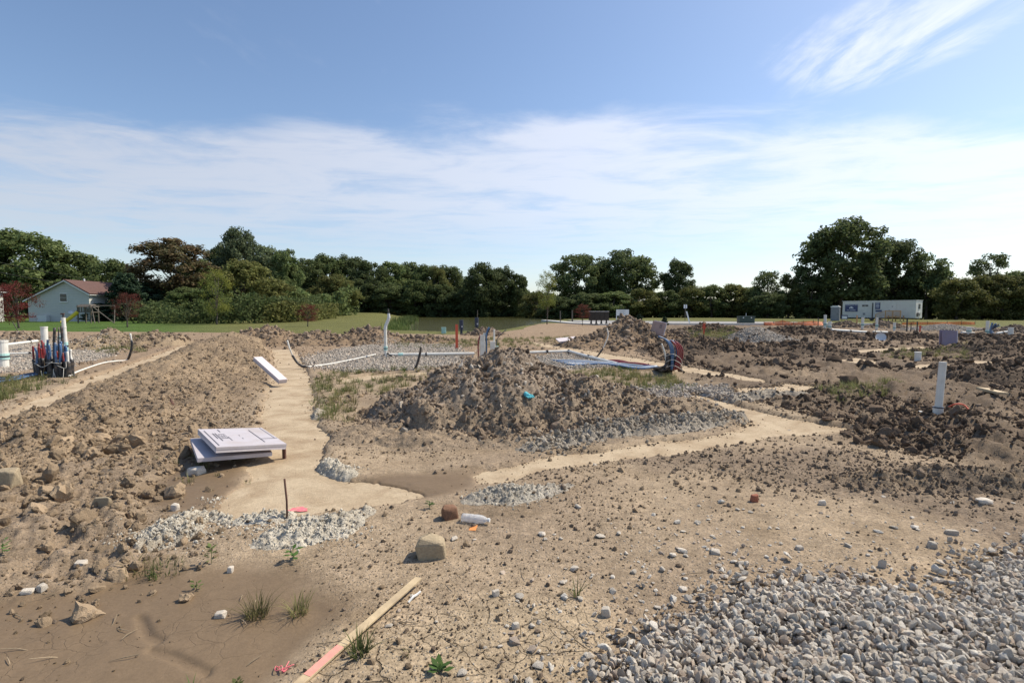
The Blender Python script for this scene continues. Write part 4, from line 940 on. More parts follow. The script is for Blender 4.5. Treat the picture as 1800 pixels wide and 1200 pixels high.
weed(772, 1178, 'small flat green sprout on the cracked soil at the bottom', sprout_mesh('weed', 14, 0.03, 11, 'sprout', 0.045), 'weed', 'weed')
weed(715, 1148, 'tiny grass sprig between the wooden lath and the cracked soil', tuft_mesh('grass_tuft', 8, 0.07, 0.01, 0.006, 12, 'grass'))
weed(335, 1205, 'green blade sprig at the bottom edge on the wet mud', tuft_mesh('grass_tuft', 7, 0.08, 0.01, 0.008, 13, 'sprout'))
weed(415, 1200, 'small pale green weed at the bottom edge left of the lath', sprout_mesh('weed', 18, 0.04, 14, 'grass', 0.025), 'weed', 'weed')
weed(5, 985, 'green weed at the left edge of the picture', sprout_mesh('weed', 14, 0.09, 15, 'sprout', 0.04), 'weed', 'weed')
C_TUFT = src_collection('weed_tuft', [tuft_mesh('weed_tuft', 26, 0.22, 0.09, 0.010, 20 + i, 'grass' if i % 2 else 'dry_grass') for i in range(6)])
def weeds(label, poly, n, s, soft=0.3):
    x, y = pts_in(GP(poly), n, soft, 0.4); k = np.ones(len(x), bool)
    for q in FOOT.values(): k &= sd_local(x, y, q) > 0.0
    x, y = x[k], y[k]; n = len(x); z = top(x, y)
    scatter('weed_grass', label, 'weeds', np.stack([x, y, z], 1), np.outer(rng.uniform(0.5, 1.2, n) * s, np.ones(3)), np.stack([np.zeros(n), np.zeros(n), rng.uniform(0, 6.28, n)], 1), rng.integers(0, 6, n), C_TUFT)
weeds('weedy grass along the right side of the central footing', [(560,665),(600,655),(612,700),(600,745),(562,740),(552,700)], 120, 0.75)
weeds('sparse weeds along the near edge of the gravel under the vent pipe', [(600,655),(760,648),(740,668),(680,695),(620,690)], 150, 0.8)
weeds('dry weeds right of the central dirt pile', [(1005,655),(1090,650),(1190,668),(1200,690),(1110,684),(1030,676)], 260, 0.8)
weeds('weedy green patch below the tube bundle at the left edge', [(-60,672),(60,668),(55,690),(-20,712),(-60,715)], 130, 1.0)
weeds('weeds between the far heaps and the orange stake', [(700,600),(1000,592),(1010,600),(940,612),(830,612),(700,612)], 320, 1.0)
weeds('tall dry weeds by the red survey stake', [(1205,588),(1290,586),(1280,602),(1215,606)], 260, 1.5)
weeds('sparse weeds on the right-hand field by the short footing patch', [(1440,690),(1560,670),(1570,690),(1470,705)], 60, 0.9)
weeds('weeds on the flat ground behind the left conduit', [(170,605),(260,600),(250,620),(180,622)], 150, 1.0)
weeds('dry weeds in front of the purple foam boards', [(1560,620),(1700,616),(1690,632),(1580,634)], 160, 0.9)
weeds('dry sprigs near the foam board stack', [(335,800),(420,808),(415,830),(330,828)], 14, 0.45)
# twigs
C_TWIG = src_collection('twig', [MB().tube([(-.5, 0, 0), (-.1, .04 * (i - 1), .03), (.5, 0, 0)], [0.012, 0.02, 0.008], 5).build('twig_source', 'twig').data for i in range(3)])
for o in [o for o in bpy.data.objects if o.name.startswith('twig_source')]: bpy.data.objects.remove(o)
n = 150; yy = np.exp(rng.uniform(math.log(2.2), math.log(8), n)); xx = rng.uniform(-1.1, 1.1, n) * yy
scatter('dry_straw', 'bits of dry straw and twigs lying about the near ground', 'twigs', np.stack([xx, yy, top(xx, yy) + 0.008], 1), np.stack([rng.uniform(0.03, 0.14, n), np.full(n, 0.12), np.full(n, 0.12)], 1), np.stack([rng.normal(0, 0.1, n), rng.normal(0, 0.15, n), rng.uniform(0, 6.28, n)], 1), rng.integers(0, 3, n), C_TWIG)

# ------------------------------------------------------------------ single rocks
def rock(px, py, wpx, hpx, m, label, seed, flat=1.0, rz=None, name='rock', cat='rock', depth=0.8, n=18):
    p = G(px, py); s = p.y / 900; rnd = random.Random(seed); bm = bmesh.new()
    for i in range(n):
        v = Vector((rnd.gauss(0, 1), rnd.gauss(0, 1), rnd.gauss(0, 1))).normalized(); q = max(abs(v.x), abs(v.y), abs(v.z))
        v = (v * .45 + v / q * .55) * rnd.uniform(0.85, 1.0); bm.verts.new((v.x / 2, v.y / 2, max(-.35, v.z / 2)))
    if n < 30:
        for cx_ in (-1, 1):
            for cy_ in (-1, 1): bm.verts.new((cx_ * rnd.uniform(.3, .45), cy_ * rnd.uniform(.3, .45), -.4)); bm.verts.new((cx_ * rnd.uniform(.22, .42), cy_ * rnd.uniform(.22, .42), rnd.uniform(.25, .5)))
    r = bmesh.ops.convex_hull(bm, input=bm.verts); bmesh.ops.delete(bm, geom=[g for g in r['geom_interior'] if isinstance(g, bmesh.types.BMVert)], context='VERTS')
    bmesh.ops.bevel(bm, geom=list(bm.edges), offset=0.03, segments=1, affect='EDGES')
    me = bpy.data.meshes.new(name); bm.to_mesh(me); bm.free(); me.materials.append(MAT[m])
    w, h = wpx * s, hpx * s; o = link(name, me); o.scale = (w, w * depth, h)
    o.location = (p.x, p.y, topz(p.x, p.y) + h * 0.27); o.rotation_euler = (0, 0, rz if rz is not None else rnd.uniform(-.4, .4)); return tag(o, label, cat)
rock(757, 975, 62, 52, 'rock_tan', 'tan blocky sandstone rock in front of the bottle', 5, rz=0.1, n=12)
rock(790, 914, 34, 36, 'rock_brown', 'dark brown rock against the end of the plastic bottle', 9, rz=0.5, n=11)
rock(1729, 886, 27, 14, 'rock_white', 'smooth pale oval cobble at the right side', 12, n=60)
rock(1326, 884, 16, 20, 'brick', 'small reddish brick fragment on the dry soil', 14, n=10, name='brick_fragment', cat='brick')
rock(1387, 754, 12, 14, 'rock_white', 'round pale stone at the tip of the right footing', 16, n=30)
rock(388, 1074, 22, 14, 'rock_grey', 'grey stone lying alone on the smooth wet mud', 18)
rock(180, 902, 42, 20, 'rock_tan', 'flat tan stone slab standing tilted on the rough left ground', 20, depth=0.3, n=10)
rock(12, 862, 60, 42, 'rock_tan', 'tan rock slab at the left edge of the picture', 22, depth=0.5, n=10)
rock(142, 990, 24, 10, 'rock_grey', 'flat bluish-grey stone on the tan lump at the lower left', 24)
rock(50, 1040, 24, 9, 'rock_grey', 'flat grey stone, the left one of two side by side at the lower left', 25)
rock(75, 1036, 20, 13, 'rock_grey', 'grey stone, the right one of two side by side at the lower left', 26)
rock(405, 1000, 12, 14, 'rock_white', 'small white pebble on the mud by the leggy weed', 27)
rock(308, 898, 17, 16, 'rock_white', 'bright white chunk left of the footing corner', 28)
rock(345, 833, 30, 18, 'rock_grey', 'grey rock in front of the foam board stack', 29)
rock(1258, 975, 20, 9, 'rock_grey', 'dark flat grey stone alone on the dry soil, upper left of the gravel bed', 30)
rock(1638, 965, 17, 15, 'rock_grey', 'dark angular stone alone right of centre on the dry soil', 31)
rock(1672, 940, 22, 12, 'rock_grey', 'pale angular stone with a flat top near the right edge', 32)
rock(1405, 968, 16, 9, 'rock_grey', 'light grey stone on the dark damp streak', 33)
rock(872, 1042, 16, 14, 'rock_grey', 'pale grey stone alone left of the loose stones', 34)
rock(906, 1098, 16, 14, 'rock_grey', 'pale stone on the cracked soil left of the stone cluster', 35)
rock(1065, 1076, 20, 20, 'rock_grey', 'lone dark-sided stone right of the stone cluster', 36)
rock(1445, 890, 14, 12, 'rock_white', 'small pale stone in the middle of the dry soil', 37)
rock(960, 680, 40, 30, 'clod', 'reddish-brown root-bound clod on the right shoulder of the central pile', 38, name='soil_clod', cat='soil clod', n=40)
rock(1490, 676, 34, 26, 'clod_dark', 'big dark clod standing behind the short footing patch', 39, name='soil_clod', cat='soil clod', n=40)
rock(1540, 735, 28, 20, 'clod_dark', 'dark clod on the right field left of the tall white pipe', 40, name='soil_clod', cat='soil clod', n=40)
rock(880, 625, 14, 12, 'rock_tan', 'orange-tan stone on the crest of the central pile', 41)
rock(1465, 638, 26, 18, 'clod_dark', 'dark round clod beside the thin pale footing strip', 42, name='soil_clod', cat='soil clod', n=40)

# ------------------------------------------------------------------ near things
def place_box_part(name, corners4, thick, m, parent):
    """a board given by the four corners of its top face"""
    a = [Vector(c) for c in corners4]; n = (a[1] - a[0]).cross(a[3] - a[0]).normalized()
    if n.z < 0: n = -n
    mb = MB(); mb.add(a + [v - n * thick for v in a], [(0, 1, 2, 3), (7, 6, 5, 4), (0, 4, 5, 1), (1, 5, 6, 2), (2, 6, 7, 3), (3, 7, 4, 0)])
    return mb.build(name, m, parent)
# wooden lath with pink paint
a = G(528, 1204); b = G(736, 1026); a = a + (a - b) * 0.12
d = (b - a); d.z = 0; ln = d.length; ang = math.atan2(d.y, d.x)
st = empty('wooden_lath', ((a.x + b.x) / 2, (a.y + b.y) / 2, topz((a.x + b.x) / 2, (a.y + b.y) / 2) + 0.015), ang, 'pale wooden survey lath with pink paint lying on the soil at the bottom', 'wooden lath')
MB().box((0, 0, 0.008), (ln, 0.042, 0.011)).build('lath', 'wood', st, bevel=0.001)
MB().box((-ln / 2 + 0.24, 0, 0.0142), (0.20, 0.040, 0.0012)).build('painted_band', 'pink_paint', st)
st.rotation_euler = (0, R(-1.5), ang)
# pink string
p = G(498, 1168); rnd = random.Random(3); pts = [Vector((p.x, p.y, 0)) + Vector((rnd.uniform(-.045, .045), rnd.uniform(-.04, .04), 0)) for _ in range(9)]
pts = [Vector((q.x, q.y, topz(q.x, q.y) + rnd.uniform(0.004, 0.018))) for q in pts]
tag(MB().tube(curve(pts, 6), 0.0022, 5).build('pink_string', 'hot_pink', smooth=True), 'tangle of pink string on the wet mud left of the lath', 'string')
# plastic bottle lying down
p = G(836, 922); bz = topz(p.x, p.y)
bt = empty('plastic_bottle', (p.x, p.y, bz + 0.030), R(-14), 'clear plastic drink bottle with white cap lying beside a brown rock', 'bottle')
prof = [(-0.105, 0.0), (-0.105, 0.022), (-0.098, 0.031), (-0.06, 0.032), (-0.055, 0.029), (-0.045, 0.032), (-0.02, 0.032), (-0.015, 0.029), (-0.005, 0.032), (0.02, 0.032), (0.03, 0.030), (0.055, 0.028), (0.075, 0.02), (0.088, 0.012), (0.098, 0.012)]
MB().tube([(x, 0, 0) for x, r in prof], [max(r, 0.001) for x, r in prof], 20).build('body', 'clear', bt, smooth=True)
MB().tube([(0.092, 0, 0), (0.108, 0, 0)], 0.0145, 14).build('cap', 'white_paint', bt)
# orange tag
p = G(832, 932); o = MB().box((0, 0, 0.004), (0.05, 0.055, 0.002), Euler((R(6), R(-5), 0)).to_matrix()).build('orange_tag', 'orange_card'); o.location = (p.x, p.y, topz(p.x, p.y) + 0.006); o.rotation_euler = (R(12), 0, R(-15)); tag(o, 'small orange paper tag in front of the bottle', 'tag')
# scrap of white plastic
p = G(727, 1050); o = MB().tube(curve([(0, 0, .005), (.02, .03, .02), (.03, .06, .012), (.05, .085, .018)], 4), [.006] * 13, 5).build('plastic_scrap', 'white_paint'); o.location = (p.x - .02, p.y - .04, topz(p.x, p.y)); tag(o, 'curled scrap of white plastic at the tip of the lath', 'scrap')
# rusty rod with paint mark
p = G(505, 918); h = (918 - 838) / 900 * p.y
tag(MB().tube([(p.x, p.y, -0.1), (p.x, p.y, h * 0.5), (p.x - 0.012, p.y, h)], 0.0075, 8).build('rusty_rod', 'rust', smooth=True), 'thin rusty steel rod standing at the corner of the footing', 'steel rod')
def paint_blot(px, py, rx, ry, m, label, seed):
    p = G(px, py); n = 26; rnd = random.Random(seed); vs = []
    for i in range(n):
        a = 2 * math.pi * i / n; k = rnd.uniform(0.65, 1.15); vs.append((p.x + rx * k * math.cos(a), p.y + ry * k * math.sin(a)))
    zz = [topz(*v) for v in vs]; mb = MB(); c = (p.x, p.y, max(topz(p.x, p.y), ZF) + 0.006)
    mb.add([(v[0], v[1], max(z, ZF) + 0.005) for v, z in zip(vs, zz)] + [c], [(i, (i + 1) % n, n) for i in range(n)])
    tag(mb.build('paint_mark', m), label, 'paint mark')
paint_blot(525, 893, 0.09, 0.05, 'hot_pink', 'hot pink spray paint mark on the footing behind the rusty rod', 4)
# foam board stack
fs = empty('foam_board_stack', (-2.9, 5.4, 0.0), 0, 'stack of lavender foam boards with dark print beside the central footing', 'foam boards')
def W2L(v, o): return Vector(v) - Vector(o)
O_ = (-2.9, 5.4, 0.0)
FR, FL, BL, BR = Vector((-2.36, 5.29, .165)), Vector((-2.81, 4.80, .26)), Vector((-3.42, 5.51, .27)), Vector((-2.97, 6.0, .175))
nrm = (FL - FR).cross(BR - FR).normalized(); nrm = nrm if nrm.z > 0 else -nrm
b1 = place_box_part('top_board', [W2L(v, O_) for v in (FR, FL, BL, BR)], 0.026, 'foam_top', fs)
place_box_part('second_board', [W2L(v - nrm * 0.0285, O_) + (v - (FR + BL) / 2) * -0.006 for v in (FR, FL, BL, BR)], 0.026, 'foam_edge', fs)
lo = [Vector((-2.47, 5.20, .10)), Vector((-2.98, 4.78, .16)), Vector((-3.5, 5.5, .17)), Vector((-2.98, 5.95, .11))]
place_box_part('lower_board', [W2L(v, O_) for v in lo], 0.038, 'foam_top', fs)
def on_board(u, v, lift=0.002): return W2L(FL + (FR - FL) * u + (BL - FL) * v + nrm * lift, O_)
def print_mark(u0, v0, u1, v1): MB().quad(on_board(u0, v0), on_board(u1, v0), on_board(u1, v1), on_board(u0, v1)).build('printed_mark', 'ink', b1)
for q in ((0.05, 0.08, 0.065, 0.88), (0.13, 0.42, 0.145, 0.72), (0.165, 0.30, 0.18, 0.72), (0.30, 0.30, 0.31, 0.50), (0.48, 0.36, 0.49, 0.42), (0.48, 0.52, 0.49, 0.58), (0.72, 0.15, 0.735, 0.85), (0.735, 0.32, 0.99, 0.335), (0.95, 0.35, 0.96, 0.98), (0.26, 0.78, 0.275, 0.93)): print_mark(*q)
# a plain frame-with-chevron emblem printed on the board
for q in ((0.20, 0.42, 0.205, 0.66), (0.285, 0.42, 0.29, 0.66), (0.20, 0.42, 0.29, 0.44), (0.20, 0.64, 0.29, 0.66), (0.225, 0.48, 0.235, 0.60), (0.255, 0.48, 0.265, 0.60)): print_mark(*q)
MB().box(W2L((-2.42, 5.36, 0.06), O_), (0.03, 0.03, 0.16)).build('stake', 'rust', fs)
# foam boards leaning on the berm slope
a = Vector((-4.75, 10.55, 0.10)); b = Vector((-5.55, 11.12, 0.52)); e = (b - a).normalized(); s = e.cross(Vector((0, 0, 1))).normalized(); up = s.cross(e).normalized()
lb = empty('leaning_foam_boards', a, 0, 'white-edged foam boards leaning on the berm beside the central footing', 'foam boards')
for k, m in ((0, 'foam_top'), (1, 'foam_edge')):
    off = up * (0.045 * k); place_box_part('board', [off - s * 0.09, off + s * 0.09, off + s * 0.09 + (b - a), off - s * 0.09 + (b - a)], 0.043, m, lb)
# pale board lying by the far footing
p = G(997, 607); pb = empty('pale_foam_board', (p.x, p.y, topz(p.x, p.y)), R(14), 'pale grey foam board lying beside the far footing strip', 'foam board')
MB().box((0, 0, 0.07), (0.95, 0.5, 0.05), Euler((R(14), R(-5), 0)).to_matrix()).build('upper_board', 'foam_edge', pb); MB().box((0.06, 0.04, 0.015), (0.9, 0.5, 0.05), Euler((R(13), R(-4), 0)).to_matrix()).build('lower_board', 'foam_top', pb)
# pink foam boards stuck upright in the heap
p = P(1156, 596, 25.0); z = topz(p.x, p.y); kb = empty('pink_foam_boards', (p.x, p.y, max(z, p.z) - 0.02), R(-28), 'pinkish foam boards propped upright above the blue tubes', 'foam boards')
rt = Euler((R(-14), R(10), 0)).to_matrix()
MB().box((0, 0, 0.34), (0.62, 0.05, 0.66), rt).build('front_board', 'foam_pink', kb); MB().box((0.05, 0.075, 0.36), (0.62, 0.05, 0.66), rt).build('rear_board', 'foam_edge', kb)
for k in range(4): MB().box(rt @ Vector((0.12, -0.028, 0.05 + 0.05 * k)) + Vector((0, 0, 0.34)), (0.12, 0.004, 0.02), rt).build('printed_mark', 'ink', kb)
# purple foam boards standing on the right
p = G(1668, 611); ub = empty('purple_foam_boards', (p.x, p.y, topz(p.x, p.y) - 0.03), R(8), 'two purple foam boards standing upright on the dark soil', 'foam boards')
rt = Euler((R(-4), R(3), 0)).to_matrix()
for k, (dx, dy) in enumerate(((0, 0), (0.17, 0.28))):
    bd = MB().box((dx, dy, 0.33), (0.68, 0.05, 0.66), rt).build('board', 'foam_purple', ub)
    MB().box((dx + 0.362, dy, 0.33), (0.04, 0.054, 0.66), rt).build('edge_strip', 'foam_edge', bd)
# turquoise glove on the pile
p = P(925, 724, 6.75); z = topz(p.x, p.y); gl_ = empty('turquoise_glove', (p.x, p.y, z), R(35), 'turquoise work glove lying on the front of the central dirt pile', 'glove')
MB().tube(curve([(-.02, -.07, .02), (0, -.03, .03), (.005, .0, .025), (.02, .05, .045)], 4), [.03, .034, .032, .022, .016, .018, .026, .034, .036, .036, .034, .03, .02], 8).build('palm', 'teal_cloth', gl_, smooth=True)
for k in range(4): MB().tube([(-.045 + .02 * k, -.06, .02), (-.055 + .026 * k, -.10, .015), (-.05 + .03 * k, -.125, .005)], [.011, .010, .007], 6).build('finger', 'teal_cloth', gl_, smooth=True)
MB().tube([(.03, -.03, .03), (.06, -.055, .02), (.065, -.08, .012)], [.012, .011, .007], 6).build('thumb', 'teal_cloth', gl_, smooth=True)
# stump of a root on the berm
p = G(301, 702, 0.2); z = topz(p.x, p.y)
tag(MB().tube([(p.x, p.y, z - .05), (p.x + .01, p.y, z + .06), (p.x - .01, p.y, z + .16)], [.045, .035, .008], 7).build('root_stub', 'rust', smooth=True), 'short dark root stub sticking out of the tan berm', 'root')
# flat yellow board on the right field
p = G(1742, 706); o = MB().box((0, 0, 0.05), (0.34, 0.30, 0.04)).build('scrap_board', 'wood', bevel=0.002); o.location = (p.x, p.y, topz(p.x, p.y)); o.rotation_euler = (R(8), R(6), R(20)); tag(o, 'square scrap of yellowish board on the dark soil at the right', 'board')

# ------------------------------------------------------------------ plumbing
def clamp_ring(c, r, h, m, parent, name='clamp', axis=Vector((0, 0, 1))):
    c = Vector(c); return MB().tube([c - axis * h / 2, c + axis * h / 2], r, 16).build(name, m, parent, smooth=False)
def stub(label, px, py, hpx, dpx, Y=None, lean=0.0, cap=True, collar='aqua', coll_at=0.25, name='white_pipe_stub'):
    p = G(px, py) if Y is None else P(px, py, Y); z = topz(p.x, p.y) if Y is None else min(p.z, topz(p.x, p.y) + 0.4)
    h = hpx / 900 * p.y; r = max(dpx / 900 * p.y / 2, 0.02); e = empty(name, (p.x, p.y, z), 0, label, 'pipe')
    MB().tube([(0, 0, -0.15), (0, 0, 0), (lean * h, 0, h)], r, 16).build('pipe', 'white_pipe', e, smooth=False)
    if collar:
        c0 = h * coll_at; MB().tube([(lean * c0, 0, c0 - h * 0.11), (lean * c0, 0, c0 + h * 0.11)], r * 1.14, 16).build('coupling', collar, e)
        MB().tube([(lean * c0, 0, c0 - h * 0.025), (lean * c0, 0, c0 + h * 0.025)], r * 1.22, 16).build('clamp', 'black', e)
    if cap: MB().tube([(lean * h, 0, h - r * 0.25), (lean * h, 0, h + r * 0.12)], r * 1.09, 16).build('cap', 'white_pipe', e)
    return e
# tall white pipe at right
e = stub('tall plain white plastic pipe standing on the right field', 1648, 737, 92, 11.5, lean=0.05, collar=None, cap=False)
rr = 5.75 / 900 * e.location.y
MB().tube([(0, 0, -.1), (0, 0, .085)], rr * 1.35, 18).build('socket', 'white_pipe', e); MB().tube([(0, 0, .085), (0, 0, .1)], rr * 1.42, 18).build('rim', 'navy', e)
p = G(1627, 735); o = MB().tube([(0, 0, 0), (0, 0, .008)], .085, 24).build('pipe_lid', 'white_paint'); o.location = (p.x, p.y, topz(p.x, p.y) + .02); o.rotation_euler = (R(4), R(12), 0); tag(o, 'round white lid lying left of the tall white pipe', 'lid')
a = G(1664, 724); b = G(1700, 728); mid = [(a.x, a.y, topz(a.x, a.y) + .02), ((a.x + b.x) / 2 - .03, (a.y + b.y) / 2, topz((a.x + b.x) / 2, a.y) + .07), ((a.x + b.x) / 2 + .1, (a.y + b.y) / 2, topz((a.x + b.x) / 2, a.y) + .06), (b.x, b.y - .05, topz(b.x, b.y) + .01)]
tag(MB().tube(curve(mid, 6), .012, 6).build('orange_rope', 'stake_red', smooth=True), 'orange-red rope arching out of the soil right of the tall white pipe', 'rope')
stub('short wide grey-white pipe stub behind the tall white pipe', 1613, 636, 15, 10, collar=None)
# white vent pipe assembly
p = G(678, 628); bz = topz(p.x, p.y)
v = empty('vent_pipe', (p.x, p.y, bz), 0, 'tall bent white vent pipe with an aqua coupling on the gravel bed', 'pipe')
s = p.y / 900
MB().tube([(0, 0, .02), (0, 0, .95)], .052, 14).build('riser', 'white_pipe', v); MB().tube([(0, 0, .95), (.02, 0, 1.06), (.10, 0, 1.24), (.125, 0, 1.32), (.12, 0, 1.46)], [.055, .05, .05, .052, .04], 14).build('offset_bend', 'alu', v)
MB().tube([(.12, 0, 1.46), (.105, 0, 1.62)], [.028, .02], 10).build('tip', 'black', v); MB().tube([(0, 0, .22), (0, 0, .36)], .064, 14).build('coupling', 'aqua', v); MB().tube([(0, 0, .27), (0, 0, .30)], .068, 14).build('clamp', 'black', v)
MB().tube([(0, 0, .935), (0, 0, .97)], .06, 14).build('tape', 'alu', v)
MB().tube([(-.09, -.05, .02), (0.02, 0, .13), (.2, -.05, .05), (.3, 0, .06)], .028, 8).build('strap', 'black', v, smooth=True)
q = G(815, 626); L_ = q.x - p.x
h = empty('horizontal_drain_pipe', (p.x + 0.1, p.y, bz + .07), math.atan2(q.y - p.y, L_ ), 'white drain pipe lying on the gravel between the vent pipe and the dirt pile', 'pipe')
MB().tube([(0, 0, 0), (L_ + 0.3, 0, 0)], .055, 14).build('pipe', 'white_pipe', h); MB().tube([(.32, 0, 0), (.48, 0, 0)], .063, 14).build('coupling', 'aqua', h); MB().tube([(1.22, 0, 0), (1.27, 0, 0)], .064, 14).build('clamp', 'black', h)
def conduit(name, label, pts, r, m, cat='conduit', split=None, m2='black'):
    pts = [Vector(q) for q in pts]; c = curve(pts, 8); e = empty(name, c[0], 0, label, cat); c = [q - e.matrix_basis.translation for q in c]
    if split:
        k0, k1 = int(split[0] * len(c)), int(split[1] * len(c)); MB().tube(c[:k0 + 1], r, 8).build('conduit', m, e, smooth=True)
        MB().tube(c[k0:k1 + 1], r * 1.5, 8).build('sleeve', m2, e, smooth=True)
        if k1 < len(c) - 2: MB().tube(c[k1:], r, 8).build('conduit', m, e, smooth=True)
    else: MB().tube(c, r, 8).build('conduit', m, e, smooth=True)
    return e
def gp(px, py, lift=0.02, Y=None):
    q = G(px, py); return Vector((q.x, q.y, topz(q.x, q.y) + lift))
b0 = G(535, 647)
conduit('bent_conduit', 'thin white conduit with black sleeve curving up beside the far end of the central footing', [P(505, 598, b0.y - .1), P(509, 612, b0.y - .1), P(516, 628, b0.y), P(527, 641, b0.y), gp(540, 648, .05), gp(580, 643, .05), gp(620, 634, .05), gp(660, 626, .05)], .022, 'white_pipe', split=(.25, .57))
b1 = G(733, 652); conduit('black_stake', 'leaning black stake in front of the drain pipe', [Vector((b1.x - .1, b1.y, topz(b1.x, b1.y) - .05)), P(733, 640, b1.y), P(738, 622, b1.y), P(740, 610, b1.y)], .032, 'black', 'stake')
b2 = G(225, 633); conduit('black_riser_conduit', 'white conduit on the left soil ending in a black upright sleeve', [gp(122, 664, .03), gp(140, 655, .03), gp(180, 641, .03), gp(205, 637, .04), P(222, 633, b2.y), P(228, 624, b2.y), P(232, 606, b2.y), P(229, 586, b2.y)], .024, 'white_pipe', split=(.62, .9))
b3 = G(1033, 631); conduit('thin_bent_conduit', 'thin pale conduit with dark lower sleeve bending up in front of the dark heap', [gp(1040, 628, .03), gp(1048, 628, .04), P(1054, 621, b3.y), P(1062, 608, b3.y), P(1069, 590, b3.y), P(1067, 577, b3.y)], .018, 'white_pipe', split=(.1, .55))
# rectangular pipe stubs behind pile
for px, wpx, top_, lab in ((848, 10, 590, 'white boxed pipe stub with red and blue tubes behind the crest of the central pile'), (866, 9, 601, 'short white boxed pipe stub with a thin upright behind the crest of the central pile')):
    p = P(px, 616, 15.5); z = topz(p.x, p.y); e = empty('boxed_pipe_stub', (p.x, p.y, z), R(10), lab, 'pipe'); H = P(px, top_, 15.5).z - z
    MB().box((0, 0, H / 2), (.15, .13, H)).build('pipe', 'white_pipe', e, bevel=.01); MB().box((0, 0, H + .008), (.17, .15, .02)).build('rim', 'white_pipe', e)
    if px == 848:
        MB().tube(curve([(-.12, -.02, 0), (-.13, -.02, H * .7), (-.06, 0, H + .04)], 5), .022, 8).build('red_tube', 'red_tube', e, smooth=True); MB().tube(curve([(.12, 0, 0), (.13, 0, H * .7), (.12, 0, H + .04), (.2, 0, H + .26)], 5), .022, 8).build('blue_tube', 'blue_tube', e, smooth=True)
        MB().tube(curve([(.10, 0.03, H * .8), (.16, .03, H + .1), (.24, .03, H + .24)], 5), .03, 8).build('dark_tube', 'navy', e, smooth=True); MB().box((.08, .08, H * .55), (.08, .08, H * 1.1)).build('rear_pipe', 'white_pipe', e)
    else:
        MB().tube([(.06, .1, 0), (.06, .1, H + .38)], .03, 10).build('upright', 'white_pipe', e); MB().tube(curve([(.1, 0, 0), (.12, 0, H), (.22, 0, H + .2), (.42, 0, H + .37)], 5), .012, 6).build('cable', 'navy', e, smooth=True); MB().box((.14, .02, H * .4), (.08, .08, H * .8)).build('bracket', 'aqua', e)
# white drain pipe right of the pile
c = [gp(920, 623, .07), gp(962, 622, .07), gp(1000, 621, .07), gp(1035, 631, .07), gp(1085, 643, .05)]
e = empty('angled_drain_pipe', c[0], 0, 'white drain pipe with a bend lying right of the central pile', 'pipe'); cc = [q - c[0] for q in c]
MB().tube(cc[:3], .05, 12).build('pipe', 'white_pipe', e); MB().tube(cc[2:], .05, 12).build('pipe', 'white_pipe', e)
for q in (cc[1], cc[2], cc[3]): MB().box(q + Vector((0, 0, .0)), (.07, .13, .13)).build('clamp', 'black', e)
# tube bundles -----------------------------------------------------------
def bundle(name, label, base, lines, ties=(), extra=None):
    e = empty(name, base, 0, label, 'tube bundle'); b = Vector(base)
    for nm, m, r, pts in lines: MB().tube(curve([Vector(q) - b for q in pts], 6), r, 8).build(nm, m, e, smooth=True)
    for pts in ties: MB().tube(curve([Vector(q) - b for q in pts], 6), .006, 5).build('cable_tie', 'tie', e, smooth=True)
    return e
rnd = random.Random(5); b = G(92, 662); Yb = b.y; lines = []
def upt(px, py, dy=0.0): return P(px, py, Yb + dy)
specs = [(58, 608, 'red'), (68, 609, 'red'), (72, 612, 'red'), (73, 598, 'red'), (76, 602, 'red'), (77, 606, 'blue'), (84, 597, 'blue'), (86, 606, 'blue'), (96, 576, 'black'), (97, 602, 'blue'), (100, 606, 'blue'), (103, 598, 'blue'), (105, 604, 'blue'), (107, 600, 'blue'), (112, 606, 'blue'), (115, 608, 'blue'), (118, 618, 'white'), (124, 614, 'white'), (108, 573, 'black'), (103, 575, 'thin'), (110, 620, 'red'), (80, 612, 'blue')]
specs += [(rnd.uniform(60, 124), rnd.uniform(603, 622), rnd.choice(['red', 'blue', 'blue', 'black'])) for _ in range(16)]
for px, py, cname in specs:
    dy = rnd.uniform(-.18, .18); bx_ = 62 + (px - 57) * 0.95 + rnd.uniform(-2, 2); r = {'black': .028, 'white': .026, 'thin': .012}.get(cname, .022)
    m = {'red': 'red_tube', 'blue': 'blue_tube', 'black': 'black', 'white': 'white_pipe', 'thin': 'black'}[cname]
    zt = upt(px, py, dy); zm = upt((px + bx_) / 2 + rnd.uniform(-1, 1), 634, dy); zb = upt(bx_, 658, dy)
    lines.append((cname + '_tube' if cname != 'thin' else 'thin_tube', m, r, [zb + (zm - zb) * 0.5, zm, zm + (zt - zm) * 0.5 + Vector((rnd.uniform(-.03, .03), 0, 0)), zt]))
    lines.append(('black_sleeve', 'black', r * 2.0, [Vector((zb.x + rnd.uniform(-.1, .1), zb.y, topz(zb.x, zb.y) - .05)), zb, zm + Vector((0, 0, rnd.uniform(-.06, .08)))]))
for k in range(4): lines.append(('blue_tube' if k % 2 else 'black_sleeve', 'blue_tube' if k % 2 else 'black', .028, [gp(-30, 668 + 3 * k, .04), gp(20, 667 + 2 * k, .04), gp(50, 663 + k, .05), upt(68 + 5 * k, 655)]))
ties = [[upt(60 + 20 * k, 636 + rnd.uniform(-4, 8), -.25), upt(75 + 20 * k, 643 + rnd.uniform(-6, 8), -.28), upt(92 + 12 * k, 638 + rnd.uniform(-6, 8), -.25)] for k in range(3)] + [[upt(72 + 22 * k, 652, -.26), upt(78 + 22 * k, 668, -.3), upt(92 + 18 * k, 665, -.3), upt(94 + 18 * k, 648, -.25)] for k in range(2)]
bundle('coloured_tube_bundle', 'dense upright bundle of red, blue and black tubes at the left', (b.x, b.y, topz(b.x, b.y)), lines, ties)
